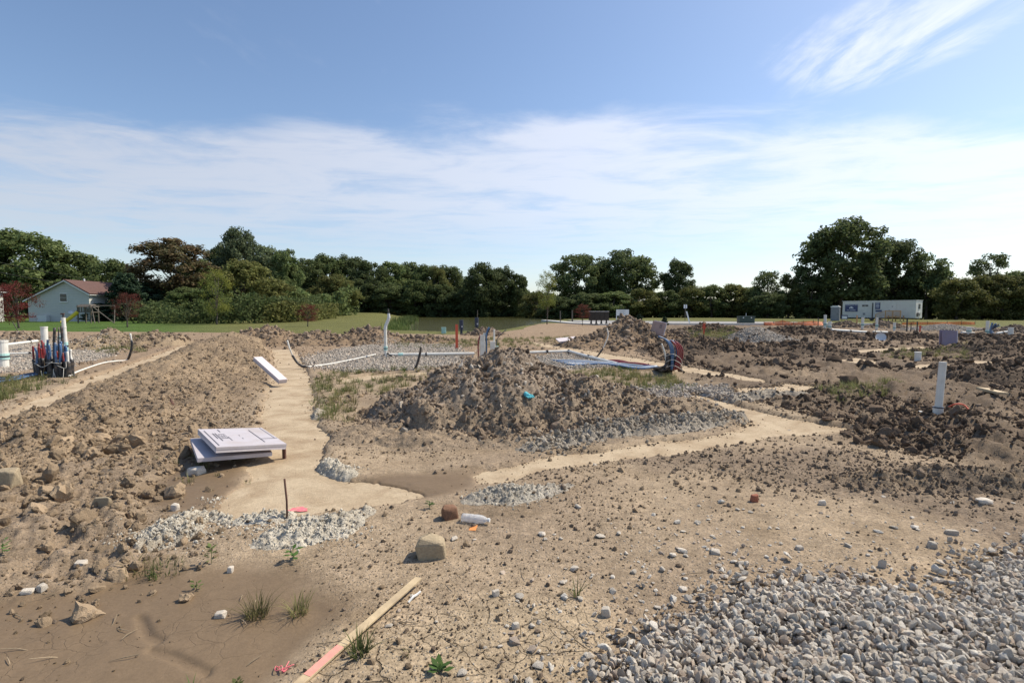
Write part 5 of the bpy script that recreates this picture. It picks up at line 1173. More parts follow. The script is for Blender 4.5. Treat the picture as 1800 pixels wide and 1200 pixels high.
b = G(1180, 660); Yb = b.y; lines = []
for k in range(6):
    o_ = 2.2 * k; dy = -.12 + .05 * k
    lines.append(('blue_tube', 'blue_tube', .021, [upt(1180 + o_ * .3, 650, dy), upt(1180 + o_ * .8, 628, dy), upt(1178 + o_, 610, dy), upt(1170 + o_ * 1.0, 597 + k, dy), upt(1157 + o_ * 1.2, 591 + 1.0 * k, dy)] if k < 3 else [upt(1184 + o_ * .3, 650, dy), upt(1186 + o_ * .6, 625, dy), upt(1182 + o_ * .7, 606, dy), upt(1172 + o_ * .9, 598, dy)]))
for k in range(4):
    o_ = 3.0 * k; dy = -.2 + .04 * k; lines.append(('red_tube', 'red_tube', .019, [upt(1184 + o_, 650, dy), upt(1191 + o_, 625, dy), upt(1189 + o_, 610, dy), upt(1180 + o_, 598 + rnd.uniform(-2, 3), dy)]))
lines.append(('white_tube', 'white_pipe', .02, [upt(1172, 645, -.2), upt(1169, 622, -.2), upt(1163, 604, -.2)]))
for k in range(11): lines.append(('black_sleeve', 'black', .034, [gp(1150 + 3 * k, 652 - 1.0 * k, .05), upt(1164 + 2 * k, 651 - rnd.uniform(0, 6), -.15 + .05 * k), upt(1171 + 1.9 * k, 640, -.2 + .05 * k), upt(1172 + 1.9 * k, 624 + rnd.uniform(-4, 3), -.2 + .05 * k)]))
for k in range(9): lines.append(('blue_tube' if k % 3 else 'white_tube', 'blue_tube' if k % 3 else 'white_pipe', .022, [gp(968 + 4 * k, 634 + k * 1.3, .03), gp(1020 + 4 * k, 636 + k * .8, .04), gp(1075 + 2 * k, 641 + k * .7, .05), gp(1120, 646 + k * .8, .05), gp(1155, 648 + k * .5, .07)]))
for k in range(6): lines.append(('red_tube', 'red_tube', .022, [gp(1045 + 5 * k, 634 + k, .04), gp(1090, 636 + k, .05), gp(1130, 640 + k, .05), gp(1160, 645 + .5 * k, .07)]))
ties = [[upt(1170, 626 + 10 * k, -.25), upt(1183, 622 + 10 * k, -.3), upt(1196, 630 + 9 * k, -.2), upt(1200, 640 + 6 * k, -.1)] for k in range(3)]
bundle('curved_tube_bundle', 'fan of blue and red tubes rising out of a black wrap beside the far footing', (b.x, b.y, topz(b.x, b.y)), lines, ties)
# left pipes
e = stub('wide white pipe stub with aqua coupling at the left edge', 5, 645, 47, 17, collar='aqua', coll_at=.42)
e = stub('white pipe stub with aqua lower half standing behind the tube bundle', 80, 626, 52, 10, collar='aqua', coll_at=.35)
e = stub('slim tall white pipe with a black tap on top behind the tube bundle', 117, 622, 64, 6, collar='aqua', coll_at=.22, lean=-.04)
hh = 64 / 900 * e.location.y
MB().tube([(-.04 * hh, 0, hh), (-.04 * hh, 0, hh + .12)], .03, 8).build('tap_stem', 'black', e); MB().box((-.04 * hh - .02, 0, hh + .14), (.12, .04, .05)).build('tap_handle', 'rust', e); MB().tube([(-.025 * hh, 0, hh * .72), (-.03 * hh, 0, hh * .76)], .065, 12).build('joint', 'white_pipe', e)
stub('short pale green and white stub between the two tall pipes on the left', 108, 612, 26, 8, collar='aqua', coll_at=.7)
for y0, y1, r, lab in ((620, 612, .055, 'upper white pipe lying across the gravel at the left'), (631, 629, .03, 'thin lower white pipe lying across the gravel at the left')):
    a, b = gp(12, y0, .06), gp(66, y1, .08); a.z = b.z = max(a.z, b.z) + (.22 if y0 == 620 else .1)
    e = empty('lying_white_pipe', a, 0, lab, 'pipe'); MB().tube([(0, 0, 0), b - a], r, 12).build('pipe', 'white_pipe', e)
    d_ = (b - a).normalized(); MB().tube([(b - a) * .72, (b - a) * .72 + d_ * .06], r * 1.2, 12).build('clamp', 'black', e)

# pipes far right
for a in (('slim white pipe stub left of the portable toilet', 1450, 575, 22, 4.5, 36), ('low white pipe stub with aqua collar beside the portable toilet', 1458, 577, 12, 6, 36), ('white pipe stub below the blue trailer sign', 1516, 575, 17, 4.5, 40),
          ('white pipe stub in front of the trailer stairs', 1541, 577, 19, 4, 40), ('short white pipe stub below the wooden deck', 1572, 579, 12, 4, 40), ('white pipe with tubes near the right edge', 1735, 589, 25, 5, 33),
          ('pale round pipe stub right of the purple foam boards', 1703, 584, 9, 7, 30), ('white pipe stub with black clamp nearest the right edge', 1776, 595, 19, 7.5, 29)):
    stub(a[0], a[1], a[2], a[3], a[4], a[5])
for a, b, lab in (((1462, 577), (1525, 581), 'flat white pipe pieces lying left of the white stubs'), ((1535, 578), (1560, 578), 'white pipe lying below the trailer stairs'), ((1690, 585), (1712, 585), 'white pipe lying right of the purple boards'), ((1752, 592), (1772, 594), 'white pipe lying by the right edge')):
    p0 = P(*a, 34); p1 = P(*b, 34); p0.z = topz(p0.x, p0.y) + .10; p1.z = topz(p1.x, p1.y) + .10
    e = empty('lying_white_pipe', p0, 0, lab, 'pipe'); MB().tube([(0, 0, 0), p1 - p0], .08, 10).build('pipe', 'white_pipe', e); MB().tube([(p1 - p0) * .5, (p1 - p0) * .54], .1, 10).build('clamp', 'black', e)
p = P(1746, 585, 33); lines = []
for k in range(9): lines.append((('blue_tube', 'black_sleeve', 'blue_tube')[k % 3], ('blue_tube', 'black', 'blue_tube')[k % 3], .035, [(p.x + .06 * k - .2, 33, topz(p.x, 33) - .1), (p.x + .06 * k - .22, 33 + .05 * k, topz(p.x, 33) + .3), (p.x + .07 * k - .2 + rnd.uniform(-.05, .15), 33, topz(p.x, 33) + .5 + rnd.uniform(0, .3))]))
bundle('far_tube_bundle', 'small far bundle of blue and black tubes near the right edge', (p.x, 33, topz(p.x, 33)), lines)
# dish
p = G(1548, 600); z = topz(p.x, p.y); e = empty('white_dish', (p.x, p.y, z + .2), 0, 'pale oval dish lying tilted on the dark soil', 'dish')
mb = MB(); n = 20; vs = [(0, 0, -.08)]; fs = []
for r_, zz in ((.15, -.06), (.29, .0), (.30, .01)):
    vs += [(r_ * math.cos(2 * math.pi * k / n), r_ * .8 * math.sin(2 * math.pi * k / n), zz) for k in range(n)]
fs += [(0, 1 + k, 1 + (k + 1) % n) for k in range(n)]
for q in range(2): fs += [(1 + q * n + k, 1 + (q + 1) * n + k, 1 + (q + 1) * n + (k + 1) % n, 1 + q * n + (k + 1) % n) for k in range(n)]
mb.add(vs, fs).build('reflector', 'alu', e, smooth=True); MB().tube([(0, 0, -.08), (-.2, -.05, -.2)], .025, 8).build('arm', 'alu', e); e.rotation_euler = (R(58), R(-30), R(15))

# ------------------------------------------------------------------ stakes, posts, boxes
def stake(label, px, py, hpx, wpx, m, Y=None, lean=0.0, ribbon=False, name='survey_stake'):
    p = G(px, py) if Y is None else P(px, py, Y); z = topz(p.x, p.y); h = P(px, py - hpx, p.y).z - z; w = max(wpx / 900 * p.y, .03)
    e = empty(name, (p.x, p.y, z), 0, label, 'stake'); mb = MB(); mb.add([(-w / 2, -.01, -.1), (w / 2, -.01, -.1), (w / 2, .01, -.1), (-w / 2, .01, -.1), (-w / 2 + lean * h, -.01, h), (w / 2 + lean * h, -.01, h), (w / 2 + lean * h, .01, h), (-w / 2 + lean * h, .01, h)], [(0, 1, 2, 3), (4, 5, 6, 7), (0, 1, 5, 4), (1, 2, 6, 5), (2, 3, 7, 6), (3, 0, 4, 7)]).build('stake', m, e)
    if ribbon: MB().box((lean * h * .8, -.02, h * .75), (w * 2.2, .03, h * .16), Euler((0, R(12), 0)).to_matrix()).build('ribbon', m, e); MB().box((lean * h, -.02, h * .97), (w * 1.6, .03, h * .1)).build('ribbon', m, e)
    return e
stake('orange-red painted survey stake left of the black pond posts', 803, 613, 43, 4.5, 'stake_red')
stake('red survey stake with ribbon on the right-hand field', 1237, 597, 28, 3, 'stake_red', ribbon=True)
stake('leaning white stake by the road', 1213, 569, 22, 2.5, 'white_paint', 62, -.3)
stake('thin wooden stake just right of the young yellow tree', 985, 560, 14, 2, 'old_wood', 70); stake('thin wooden stake left of the small red tree by the mailboxes', 1006, 560, 15, 2.5, 'old_wood', 70)
stake('pale leaning stake beside the far left red maple', 33, 588, 22, 1.6, 'old_wood', 40, -.6)
stake('brown stake in front of the left end of the trailer', 1506, 572, 18, 2.4, 'deck_wood', 48); stake('dark stake right of the trailer deck', 1594, 578, 17, 2.5, 'black', 38)
stake('thin dark stake between the trailer deck and the gravel pile', 1601, 580, 13, 1.4, 'black', 38); stake('dark stake at the left foot of the far gravel pile', 1612, 580, 15, 2.2, 'black', 38); stake('pink-red stake at the left foot of the far gravel pile', 1617, 584, 12, 2.5, 'stake_red', 37, ribbon=True)
stake('dark post between the red stake and the green cabinet', 1296, 565, 8, 1.6, 'old_wood', 60); stake('small stake left of the portable toilet by the orange fence', 1438, 572, 14, 1.6, 'old_wood', 50)
for px, y0, y1, lab in ((811, 590, 562, 'dark navy hydrant-like post by the pond, the left one'), (838, 584, 558, 'dark navy post by the pond, the right one with a thin rod on top')):
    p = P(px, y0, 34); z = topz(p.x, p.y); H = P(px, y1, 34).z - z; e = empty('navy_post', (p.x, p.y, z), 0, lab, 'post')
    MB().tube([(0, 0, -.05), (0, 0, H * .35)], [.08, .08], 10).build('stem', 'navy', e); MB().tube([(0, 0, H * .35), (0, 0, H)], .135, 12).build('head', 'navy', e)
    MB().tube([(.06, -.14, H * .55), (.06, -.17, H * .55)], .05, 8).build('knob', 'alu', e)
    if px == 838: MB().tube([(.05, 0, H), (.06, 0, H + .5)], .022, 6).build('rod', 'old_wood', e)
p = P(780, 588, 36); e = empty('utility_pedestal', (p.x, p.y, topz(p.x, p.y)), R(15), 'small pale green utility pedestal by the pond', 'utility box'); MB().box((0, 0, .2), (.3, .25, .4)).build('cabinet', 'aqua', e, bevel=.02); MB().box((0, 0, .41), (.34, .29, .05)).build('lid', 'aqua', e)
p = P(946, 559, 95); e = empty('utility_box', (p.x, p.y, topz(p.x, p.y)), 0, 'grey utility box at the far end of the pond', 'utility box'); MB().box((0, 0, .55), (1.2, .8, 1.1)).build('cabinet', 'grey_plastic', e, bevel=.03); MB().box((0, 0, 1.13), (1.3, .9, .08)).build('lid', 'grey_plastic', e)
p = P(1311, 570, 62); e = empty('green_cabinet', (p.x, p.y, topz(p.x, p.y)), R(-8), 'dark green transformer cabinet at the edge of the far road', 'utility box'); MB().box((0, 0, .42), (1.7, 1.1, .84)).build('cabinet', 'dark_green', e, bevel=.03); MB().box((0, 0, .88), (1.8, 1.2, .1)).build('lid', 'dark_green', e); MB().tube([(0, 0, .93), (0, 0, 1.3)], .03, 6).build('rod', 'alu', e)
for k in (-1, 1): MB().box((.45 * k, -.56, .76), (.14, .02, .1)).build('warning_plate', 'print_white', e)

# ------------------------------------------------------------------ road, sidewalk, mailboxes, signs
def sheet(name, pts, z, m, label=None):
    mb = MB(); mb.add([(p[0], p[1], z) for p in pts], [tuple(range(len(pts)))]); o = mb.build(name, m); return tag(o, kind='structure')
def slab(name, pts, z0, z1, m):
    n = len(pts); mb = MB(); mb.add([(p[0], p[1], z0) for p in pts] + [(p[0], p[1], z1) for p in pts], [tuple(range(n)), tuple(range(n, 2 * n))] + [(i, (i + 1) % n, n + (i + 1) % n, n + i) for i in range(n)])
    return tag(mb.build(name, m), kind='structure')
slab('road', [(9.5, 62), (13, 59), (40, 57.5), (40, 67), (34, 76), (14, 84), (9, 84)], -0.2, 0.10, 'asphalt')
slab('kerb', [(11.5, 58.2), (40, 56.6), (40, 57.45), (13.1, 58.95)], -0.2, 0.20, 'sidewalk')
slab('sidewalk', [(4.8, 84), (5.6, 84), (8.5, 65), (11.6, 59.6), (11.6, 56.6), (9.6, 56.6), (7.0, 63.5)], -0.2, 0.16, 'sidewalk')
p = P(1053, 571, 57); z = 0.16
for k in range(4):
    e = empty('cluster_mailbox', (p.x - .88 + .585 * k, p.y + .12 * k, z), R(-8), ('leftmost', 'second from left', 'third from left', 'rightmost')[k] + ' of the four dark bronze cluster mailboxes by the sidewalk', 'mailbox', 'four cluster mailboxes')
    MB().box((0, 0, .02), (.34, .34, .04)).build('base_plate', 'mailbox', e); MB().tube([(0, 0, .03), (0, 0, .38)], [.11, .075], 10).build('pedestal', 'mailbox', e)
    bx = MB().box((0, 0, .86), (.55, .45, .98)).build('cabinet', 'mailbox', e, bevel=.012); MB().box((0, 0, 1.37), (.58, .48, .05)).build('lid', 'alu', e, bevel=.01)
    for r_ in range(5): MB().box((0, -.228, .47 + .195 * r_), (.48, .012, .175)).build('door', 'mailbox', bx)
p = P(1094, 562, 64); e = empty('site_sign', (p.x, p.y, topz(p.x, p.y)), R(3), 'white site sign on two white posts beside the far road', 'sign')
for k in (-1, 1): MB().box((.74 * k, 0, .85), (.09, .09, 1.75)).build('post', 'white_paint', e)
bd = MB().box((0, -.07, 1.35), (1.6, .04, .75)).build('board', 'white_paint', e)
for k in range(5): MB().box((-.1 + .1 * (k % 2), -.094, 1.58 - .11 * k), (.9 - .12 * (k % 3), .006, .028)).build('text_line', 'grey_plastic', bd)
p = P(1098, 562, 63); e = empty('small_post', (p.x, p.y, topz(p.x, p.y)), 0, 'short grey post with a flat cap under the white site sign', 'post'); MB().box((0, 0, .35), (.12, .1, .7)).build('post', 'grey_plastic', e); MB().box((0, 0, .72), (.3, .2, .06)).build('cap', 'alu', e)
p = P(1204, 570, 75); e = empty('street_sign', (p.x, p.y, topz(p.x, p.y)), 0, 'thin post with two small white plates beyond the road', 'sign'); MB().tube([(0, 0, 0), (0, 0, 2.5)], .04, 6).build('post', 'old_wood', e)
for k in (-1, 1): MB().box((.14 * k, -.05, 2.15), (.2, .02, .55)).build('plate', 'print_white', e)
# orange barrier fence
def orange_fence(label, pts, Y, seed):
    e = empty('orange_barrier_fence', P(pts[0][0], 570, Y), 0, label, 'barrier fence'); b = e.location.copy(); rnd = random.Random(seed); top_, bot = [], []
    for px, pt, pb in pts:
        for q, arr in ((pt, top_), (pb, bot)): arr.append(P(px, q, Y + rnd.uniform(-.3, .3)) - b)
    mb = MB(); n = len(pts)
    for i in range(n - 1):
        for k in range(6):
            a0, a1 = k / 6, k / 6 + .11; f = lambda i_, a_: top_[i_] + (bot[i_] - top_[i_]) * a_
            mb.add([f(i, a0), f(i + 1, a0), f(i + 1, a1), f(i, a1)], [(0, 1, 2, 3)])
        for k in range(8):
            u0 = k / 8; u1 = u0 + .06; g = lambda u, arr: arr[i] + (arr[i + 1] - arr[i]) * u
            mb.add([g(u0, top_), g(u1, top_), g(u1, bot), g(u0, bot)], [(0, 1, 2, 3)])
    o = mb.build('mesh_netting', 'orange', e); sm = o.modifiers.new('thick', 'SOLIDIFY'); sm.thickness = .012
    for i in range(n): MB().tube([bot[i] - Vector((0, 0, .3)), top_[i] + Vector((0, 0, .12))], .025, 6).build('post', 'old_wood', e)
orange_fence('sagging orange barrier fence left of the portable toilet', [(1343, 566, 573), (1360, 566, 574), (1376, 563, 574), (1395, 567, 573), (1412, 565, 572), (1430, 564, 573), (1447, 566, 573)], 56, 1)
orange_fence('low orange barrier fence right of the trailer', [(1585, 567, 573), (1605, 566, 573), (1630, 566, 572), (1665, 566, 572), (1690, 565, 572), (1714, 566, 573)], 58, 2)

# ------------------------------------------------------------------ trailer, toilet, deck
p0 = P(1480, 566, 80); TZ = topz(p0.x, p0.y); TA = R(-55)
tr = empty('site_trailer', (p0.x, p0.y, TZ), TA, 'long white job-site office trailer with navy signs on its side', 'trailer')
LT, WT, HT, B0 = 9.4, 2.5, 2.5, 0.42          # length along local x, side facing the camera at y=0
body = MB().box((LT / 2, WT / 2, B0 + HT / 2), (LT, WT, HT)).build('body', 'trailer', tr, bevel=.03)
for k in range(27): MB().box((.2 + k * .35, -.008, B0 + HT / 2), (.035, .016, HT - .1)).build('rib', 'trailer', body)
MB().box((LT / 2, WT / 2, B0 + HT + .03), (LT + .1, WT + .1, .06)).build('roof', 'white_paint', tr)
MB().box((LT / 2, WT / 2, B0 - .06), (LT - .1, .5, .12)).build('chassis', 'black', tr)
for k in (.42, .52):
    w_ = MB().tube([(LT * k, .1, .3), (LT * k, .35, .3)], .3, 14).build('wheel', 'black', tr)
s1 = MB().box((1.25, -.035, 1.9), (1.75, .03, 1.1)).build('large_sign', 'sign_blue', tr)
text_part('lettering', 'CONSTRUCTION OFFICE', .17, (1.25, -.056, 2.32), (R(90), 0, 0), 'print_white', s1); text_part('lettering', 'M/I HOMES', .24, (1.25, -.056, 1.56), (R(90), 0, 0), 'print_white', s1)
MB().prism([(-.27, 0), (-.27, .16), (0, .34), (.27, .16), (.27, 0), (.17, 0), (.17, .12), (.05, .12), (.05, 0), (-.05, 0), (-.05, .12), (-.17, .12), (-.17, 0)], -.012, .0).build('house_emblem', 'print_white', s1).location = (1.25, -.052, 1.80)
s2 = MB().box((4.75, -.035, 2.2), (.62, .03, 1.0)).build('tall_sign', 'sign_blue', tr)
for k in range(4): MB().box((4.75, -.053, 2.58 - .2 * k), (.44 - .08 * (k % 2), .006, .07)).build('text_line', 'print_white', s2)
MB().box((4.9, -.045, 1.45), (.8, .03, .26)).build('lower_sign', 'sign_blue', tr)
d_ = MB().box((6.6, -.03, 1.6), (.95, .05, 2.05)).build('door', 'trailer', tr, bevel=.01); MB().box((6.6, -.06, 2.1), (.14, .02, .14)).build('door_plate', 'grey_plastic', d_); MB().box((6.22, -.07, 1.55), (.06, .05, .12)).build('handle', 'black', d_)
w_ = MB().box((3.1, -.03, 2.25), (.78, .04, .26)).build('vent_window', 'glass_dark', tr); MB().box((3.1, -.055, 2.25), (.03, .02, .26)).build('mullion', 'white_paint', w_)
MB().box((3.0, -.03, 1.0), (.28, .04, .3)).build('hatch', 'grey_plastic', tr); MB().box((4.1, -.05, 1.5), (.12, .07, 2.3)).build('downpipe', 'black', tr)
w2 = MB().box((LT + .03, 1.3, 2.1), (.04, .6, .7)).build('end_window', 'glass_dark', tr); MB().box((LT + .05, 1.3, 2.1), (.03, .05, .7)).build('mullion', 'white_paint', w2)
MB().tube([(LT + .02, .6, .95), (LT + .12, .6, .95)], .3, 16).build('hose_reel', 'black', tr); MB().box((LT + .1, 1.4, 1.0), (.2, .5, .4)).build('heater', 'trailer', tr)
dk = empty('wooden_deck', tr.matrix_basis @ Vector((7.1, -.75, 0)), TA, 'new wooden deck with railing and steps at the trailer door', 'deck')
for k in range(9): MB().box((-.95 + .19 * k + .19, 0, .52), (.17, 1.3, .04)).build('deck_board', 'deck_wood', dk)
for x_ in (-.9, .0, .95):
    for y_ in (-.6, .6): MB().box((x_, y_, .4 if y_ > 0 else .75), (.1, .1, .8 if y_ > 0 else 1.5)).build('post', 'deck_wood', dk)
for z_ in (1.46, .62): MB().box((.02, -.66, z_), (1.95, .05, .1)).build('rail', 'deck_wood', dk)
for k in range(13): MB().box((-.82 + .138 * k, -.665, 1.04), (.04, .035, .8)).build('baluster', 'deck_wood', dk)
for k in range(4): MB().box((-1.15 - .27 * k, 0, .42 - .12 * k), (.28, 1.1, .04)).build('step', 'deck_wood', dk)
for y_ in (-.6,):
    MB().tube([(-1.0, y_, 1.4), (-2.1, y_, .95)], .045, 6).build('stair_rail', 'deck_wood', dk); MB().box((-2.1, y_, .48), (.09, .09, .96)).build('post', 'deck_wood', dk)
    for k in range(6): MB().box((-1.15 - .16 * k, y_, .95 - .055 * k), (.035, .035, .55)).build('baluster', 'deck_wood', dk)
p = P(1468, 567, 76); e = empty('portable_toilet', (p.x, p.y, topz(p.x, p.y)), R(-38), 'grey portable toilet with white roof at the left end of the trailer', 'portable toilet')
c_ = MB().box((0, 0, 1.0), (1.1, 1.1, 2.0)).build('cabin', 'grey_plastic', e, bevel=.04); MB().prism([(-.58, 0), (-.58, .1), (-.3, .24), (.3, .24), (.58, .1), (.58, 0)], -.58, .58).build('roof', 'white_paint', e).location = (0, 0, 2.0)
dd = MB().box((0, -.565, .98), (.74, .03, 1.8)).build('door', 'grey_plastic', e, bevel=.008); MB().box((.28, -.59, 1.0), (.05, .03, .14)).build('handle', 'black', dd)
for k in range(3): MB().box((-.2 + .2 * k, -.585, 1.72), (.1, .012, .04)).build('vent_slot', 'black', dd)
p = P(1484, 568, 72); e = empty('small_yard_sign', (p.x, p.y, topz(p.x, p.y)), R(-20), 'small navy and white yard sign below the large trailer sign', 'sign'); bd = MB().box((0, 0, .62), (.75, .05, .6)).build('board', 'sign_blue', e); MB().box((0, -.03, .58), (.58, .02, .36)).build('panel', 'print_white', bd)
for k in (-1, 1): MB().box((.3 * k, 0, .16), (.05, .05, .34)).build('leg', 'sign_blue', e)

# ------------------------------------------------------------------ houses
def house(label, x0, x1, Y, depth, ze0, ze1, zr, xr, zg, windows=()):
    """gable towards the camera; eaves heights ze0 (left), ze1 (right), ridge zr at xr"""
    e = empty('house', ((x0 + x1) / 2, Y, zg), 0, label, 'house'); cx = (x0 + x1) / 2
    w = [(x0 - cx, 0), (x0 - cx, ze0), (xr - cx, zr), (x1 - cx, ze1), (x1 - cx, 0)]
    wall = MB().prism(w, 0, depth).build('wall', 'siding', e)
    def slope(xa, za, xb, zb, name):
        d = Vector((xb - xa, zb - za)); n = Vector((-d.y, d.x)).normalized(); n = n if n.y > 0 else -n
        dd = d.normalized(); a = Vector((xa, za)) - dd * .45; b = Vector((xb, zb))
        return MB().prism([(a.x, a.y), (b.x, b.y), (b.x + n.x * .18, b.y + n.y * .18), (a.x + n.x * .18, a.y + n.y * .18)], -.4, depth + .4).build(name, 'shingle', e)
    r1 = slope(x0 - cx, ze0, xr - cx, zr, 'roof_slope'); r2 = slope(x1 - cx, ze1, xr - cx, zr, 'roof_slope')
    for xa, za, xb, zb in ((x0 - cx, ze0, xr - cx, zr), (x1 - cx, ze1, xr - cx, zr)):
        d = Vector((xb - xa, zb - za)).normalized(); a = Vector((xa, za)) - d * .45
        MB().prism([(a.x, a.y - .14), (xb, zb - .14), (xb, zb + .02), (a.x, a.y + .02)], -.44, -.403).build('rake_board', 'white_paint', e)
    MB().box((x1 - cx + .32, depth / 2, ze1 - .25), (.12, depth + .6, .14)).build('gutter', 'white_paint', e)
    for wx, wz, ww, wh in windows:
        f = MB().box((wx - cx, -.03, wz), (ww + .16, .06, wh + .16)).build('window', 'white_paint', e); 
        for s_ in (-1, 1): MB().box((wx - cx, -.07, wz + s_ * wh * .25), (ww, .03, wh * .46)).build('pane', 'glass_dark', f)
        MB().box((wx - cx, -.08, wz - wh / 2 - .1), (ww + .25, .1, .06)).build('sill', 'white_paint', f)
    return e
xl, xr_, xp = P(50, 547, 75).x, P(157.5, 547, 75).x, P(119, 547, 75).x
hz = topz((xl + xr_) / 2, 75)
hs = house('pale house with brown shingle roof, gable wall in shade, behind the left lawn', xl, xr_, 75, 9, P(0, 527, 75).z - hz, P(0, 515, 75).z - hz, P(0, 493, 75).z - hz, xp, hz, [(P(112, 523, 75).x, P(112, 523, 75).z - hz, .95, 1.15)])
MB().box((-2.0, -.35, .45), (1.3, .6, .9)).build('air_conditioner', 'alu', hs); MB().box((-4.2, 10.9, 1.5), (4, 3.6, 3.0)).build('wing_wall', 'siding', hs)
MB().prism([(-6.6, 2.9), (-5.2, 4.9), (-1.6, 4.9), (-1.6, 2.9)], 9.2, 12.8).build('wing_roof', 'shingle', hs)
MB().tube([(1.4, 3.0, 5.2), (1.4, 3.0, 6.4)], .12, 8).build('roof_vent', 'white_paint', hs)
x2 = -74.3; house('sliver of a pale neighbouring house at the left edge of the picture', x2 - 9, x2, 72, 3.0, 4.4, P(0, 509, 72).z, P(0, 485, 72).z, x2 - 4.5, 0.0, [(x2 - 3, 1.5, 1.0, 1.2), (x2 - 6, 1.5, 1.0, 1.2)])
p = P(128, 566, 68); e = empty('playset', (p.x, p.y, topz(p.x, p.y)), R(5), 'wooden backyard playset with a yellow slide in front of the pale house', 'playset')
s_ = P(115, 573, 68); sx = s_.x - p.x; MB().tube(curve([(sx, -.6, .12), (sx + .35, -.5, .2), (sx + 1.0, -.3, .75), (sx + 1.75, -.1, 1.5)], 5), .24, 8).build('slide', 'yellow_slide', e)
tx = P(137, 566, 68).x - p.x
for a, b in ((0, 0), (1.6, 0), (0, 1.4), (1.6, 1.4)): MB().box((tx + a, b, 1.2), (.12, .12, 2.4)).build('post', 'old_wood', e)
MB().box((tx + .8, .7, 1.45), (1.8, 1.6, .1)).build('platform', 'old_wood', e); MB().box((tx + .8, .7, 2.32), (1.9, 1.7, .35), taper=.6).build('canopy', 'old_wood', e)
for k in range(5): MB().box((tx + .2 + .32 * k, -.05, 1.85), (.22, .04, .7)).build('rail_board', 'old_wood', e)
for a in (2.2, 4.6): MB().tube([(tx + 1.6, .2, 2.3), (tx + a + .4, -.8, 0)], .06, 6).build('swing_leg', 'old_wood', e)
MB().tube([(tx + 1.6, .4, 2.3), (tx + 4.4, .4, 2.3)], .07, 6).build('swing_beam', 'old_wood', e); MB().tube([(tx + 4.4, .4, 2.3), (tx + 5.0, -.8, 0)], .06, 6).build('swing_leg', 'old_wood', e)
p = P(126, 549, 74.6); e = empty('satellite_dish', (p.x, p.y, p.z), 0, 'small satellite dish fixed low on the pale house wall', 'dish'); MB().tube([(0, 0, 0), (.05, -.05, .02), (.12, -.12, .04)], [.45, .38, .05], 14).build('reflector', 'alu', e, smooth=True); MB().tube([(0, 0, 0), (0, .35, -.3)], .05, 6).build('arm', 'alu', e); e.rotation_euler = (R(-60), 0, R(-30))
# power lines at the far left
for k, (a, b) in enumerate((((-40, 452), (200, 497)), ((-40, 470), (150, 502)))):
    A = P(*a, 85); Bp = P(*b, 95); pts = [A + (Bp - A) * t + Vector((0, 0, -1.2 * t * (1 - t))) for t in (0, .25, .5, .75, 1)]
    tag(MB().tube(curve(pts, 5), .03, 5).build('power_line', 'black', smooth=True), ('upper' if k == 0 else 'lower') + ' of two thin power lines crossing the trees at the far left', 'power line')

# ------------------------------------------------------------------ trees
def crown_mesh(name, seed, m, n=9000, leaf=0.42, nclump=34, flat=0.9, style='round', gap=0.25):
    """unit tree crown: x,y in -0.5..0.5, z 0..1; leaf quads gathered in clumps, with gaps between"""
    r = np.random.default_rng(seed); cl = []
    tries = 0
    while len(cl) < nclump and tries < 6000:
        tries += 1; z = r.random()
        if style == 'round': w = math.sqrt(max(0, 1 - ((z - .45) / .56) ** 2))
        elif style == 'cone': w = (1 - z) ** .8 * .98 + .04
        elif style == 'oval': w = math.sqrt(max(0, 1 - ((z - .48) / .54) ** 2)) * .9
        else: w = (0.55 + .45 * math.sin(z * 3.0)) * (1 - z ** 4)
        a = r.uniform(0, 6.283); q = math.sqrt(r.uniform(.12, 1)) * w * .42
        c = np.array([q * math.cos(a), q * math.sin(a), z * .9 + .04])
        rad = r.uniform(.085, .15) * (1.0 if style != 'cone' else .75)
        if all(np.linalg.norm((c - o) * np.array([1, 1, .8])) > .07 for o, _ in cl): cl.append((c, rad))
    per = np.array([q[1] ** 2 for q in cl]); per = (per / per.sum() * n).astype(int); V = []; F = []
    pos = []; nor = []
    for (c, rad), k in zip(cl, per):
        d = r.normal(0, 1, (k, 3)); d /= np.linalg.norm(d, axis=1)[:, None]
        # several smaller sprays inside each clump make the outline ragged
        sub = r.normal(0, 1, (7, 3)); sub /= np.linalg.norm(sub, axis=1)[:, None]; pick = r.integers(0, 7, k)
        rr = rad * (0.35 + 0.65 * r.random(k) ** .5)[:, None]
        pos.append(c + d * rr * np.array([.62, .62, .5]) + sub[pick] * rad * .62 * np.array([1, 1, .75])); nor.append(d + np.array([0, 0, .35]))
    pos = np.concatenate(pos); nor = np.concatenate(nor) + r.normal(0, .55, (len(pos), 3)); nor /= np.linalg.norm(nor, axis=1)[:, None]
    t = np.cross(nor, r.normal(0, 1, (len(pos), 3))); t /= np.linalg.norm(t, axis=1)[:, None]; b = np.cross(nor, t)
    s = leaf * r.uniform(.6, 1.25, len(pos))[:, None]
    return pos, t, b, s, cl
def make_crown(name, seed, m, w, h, n, leaf, style, nclump):
    pos, t, b, s, cl = crown_mesh(name, seed, m, n, leaf, nclump, style=style)
    sc = np.array([w, w, h]); p = pos * sc
    V = np.stack([p - t * s * .5, p + b * s * .36, p + t * s * .5, p - b * s * .36], 1).reshape(-1, 3); F = np.arange(len(V)).reshape(-1, 4)
    return np_mesh(name, V, F, MAT[m], False), [(c * sc, rad * w) for c, rad in cl]
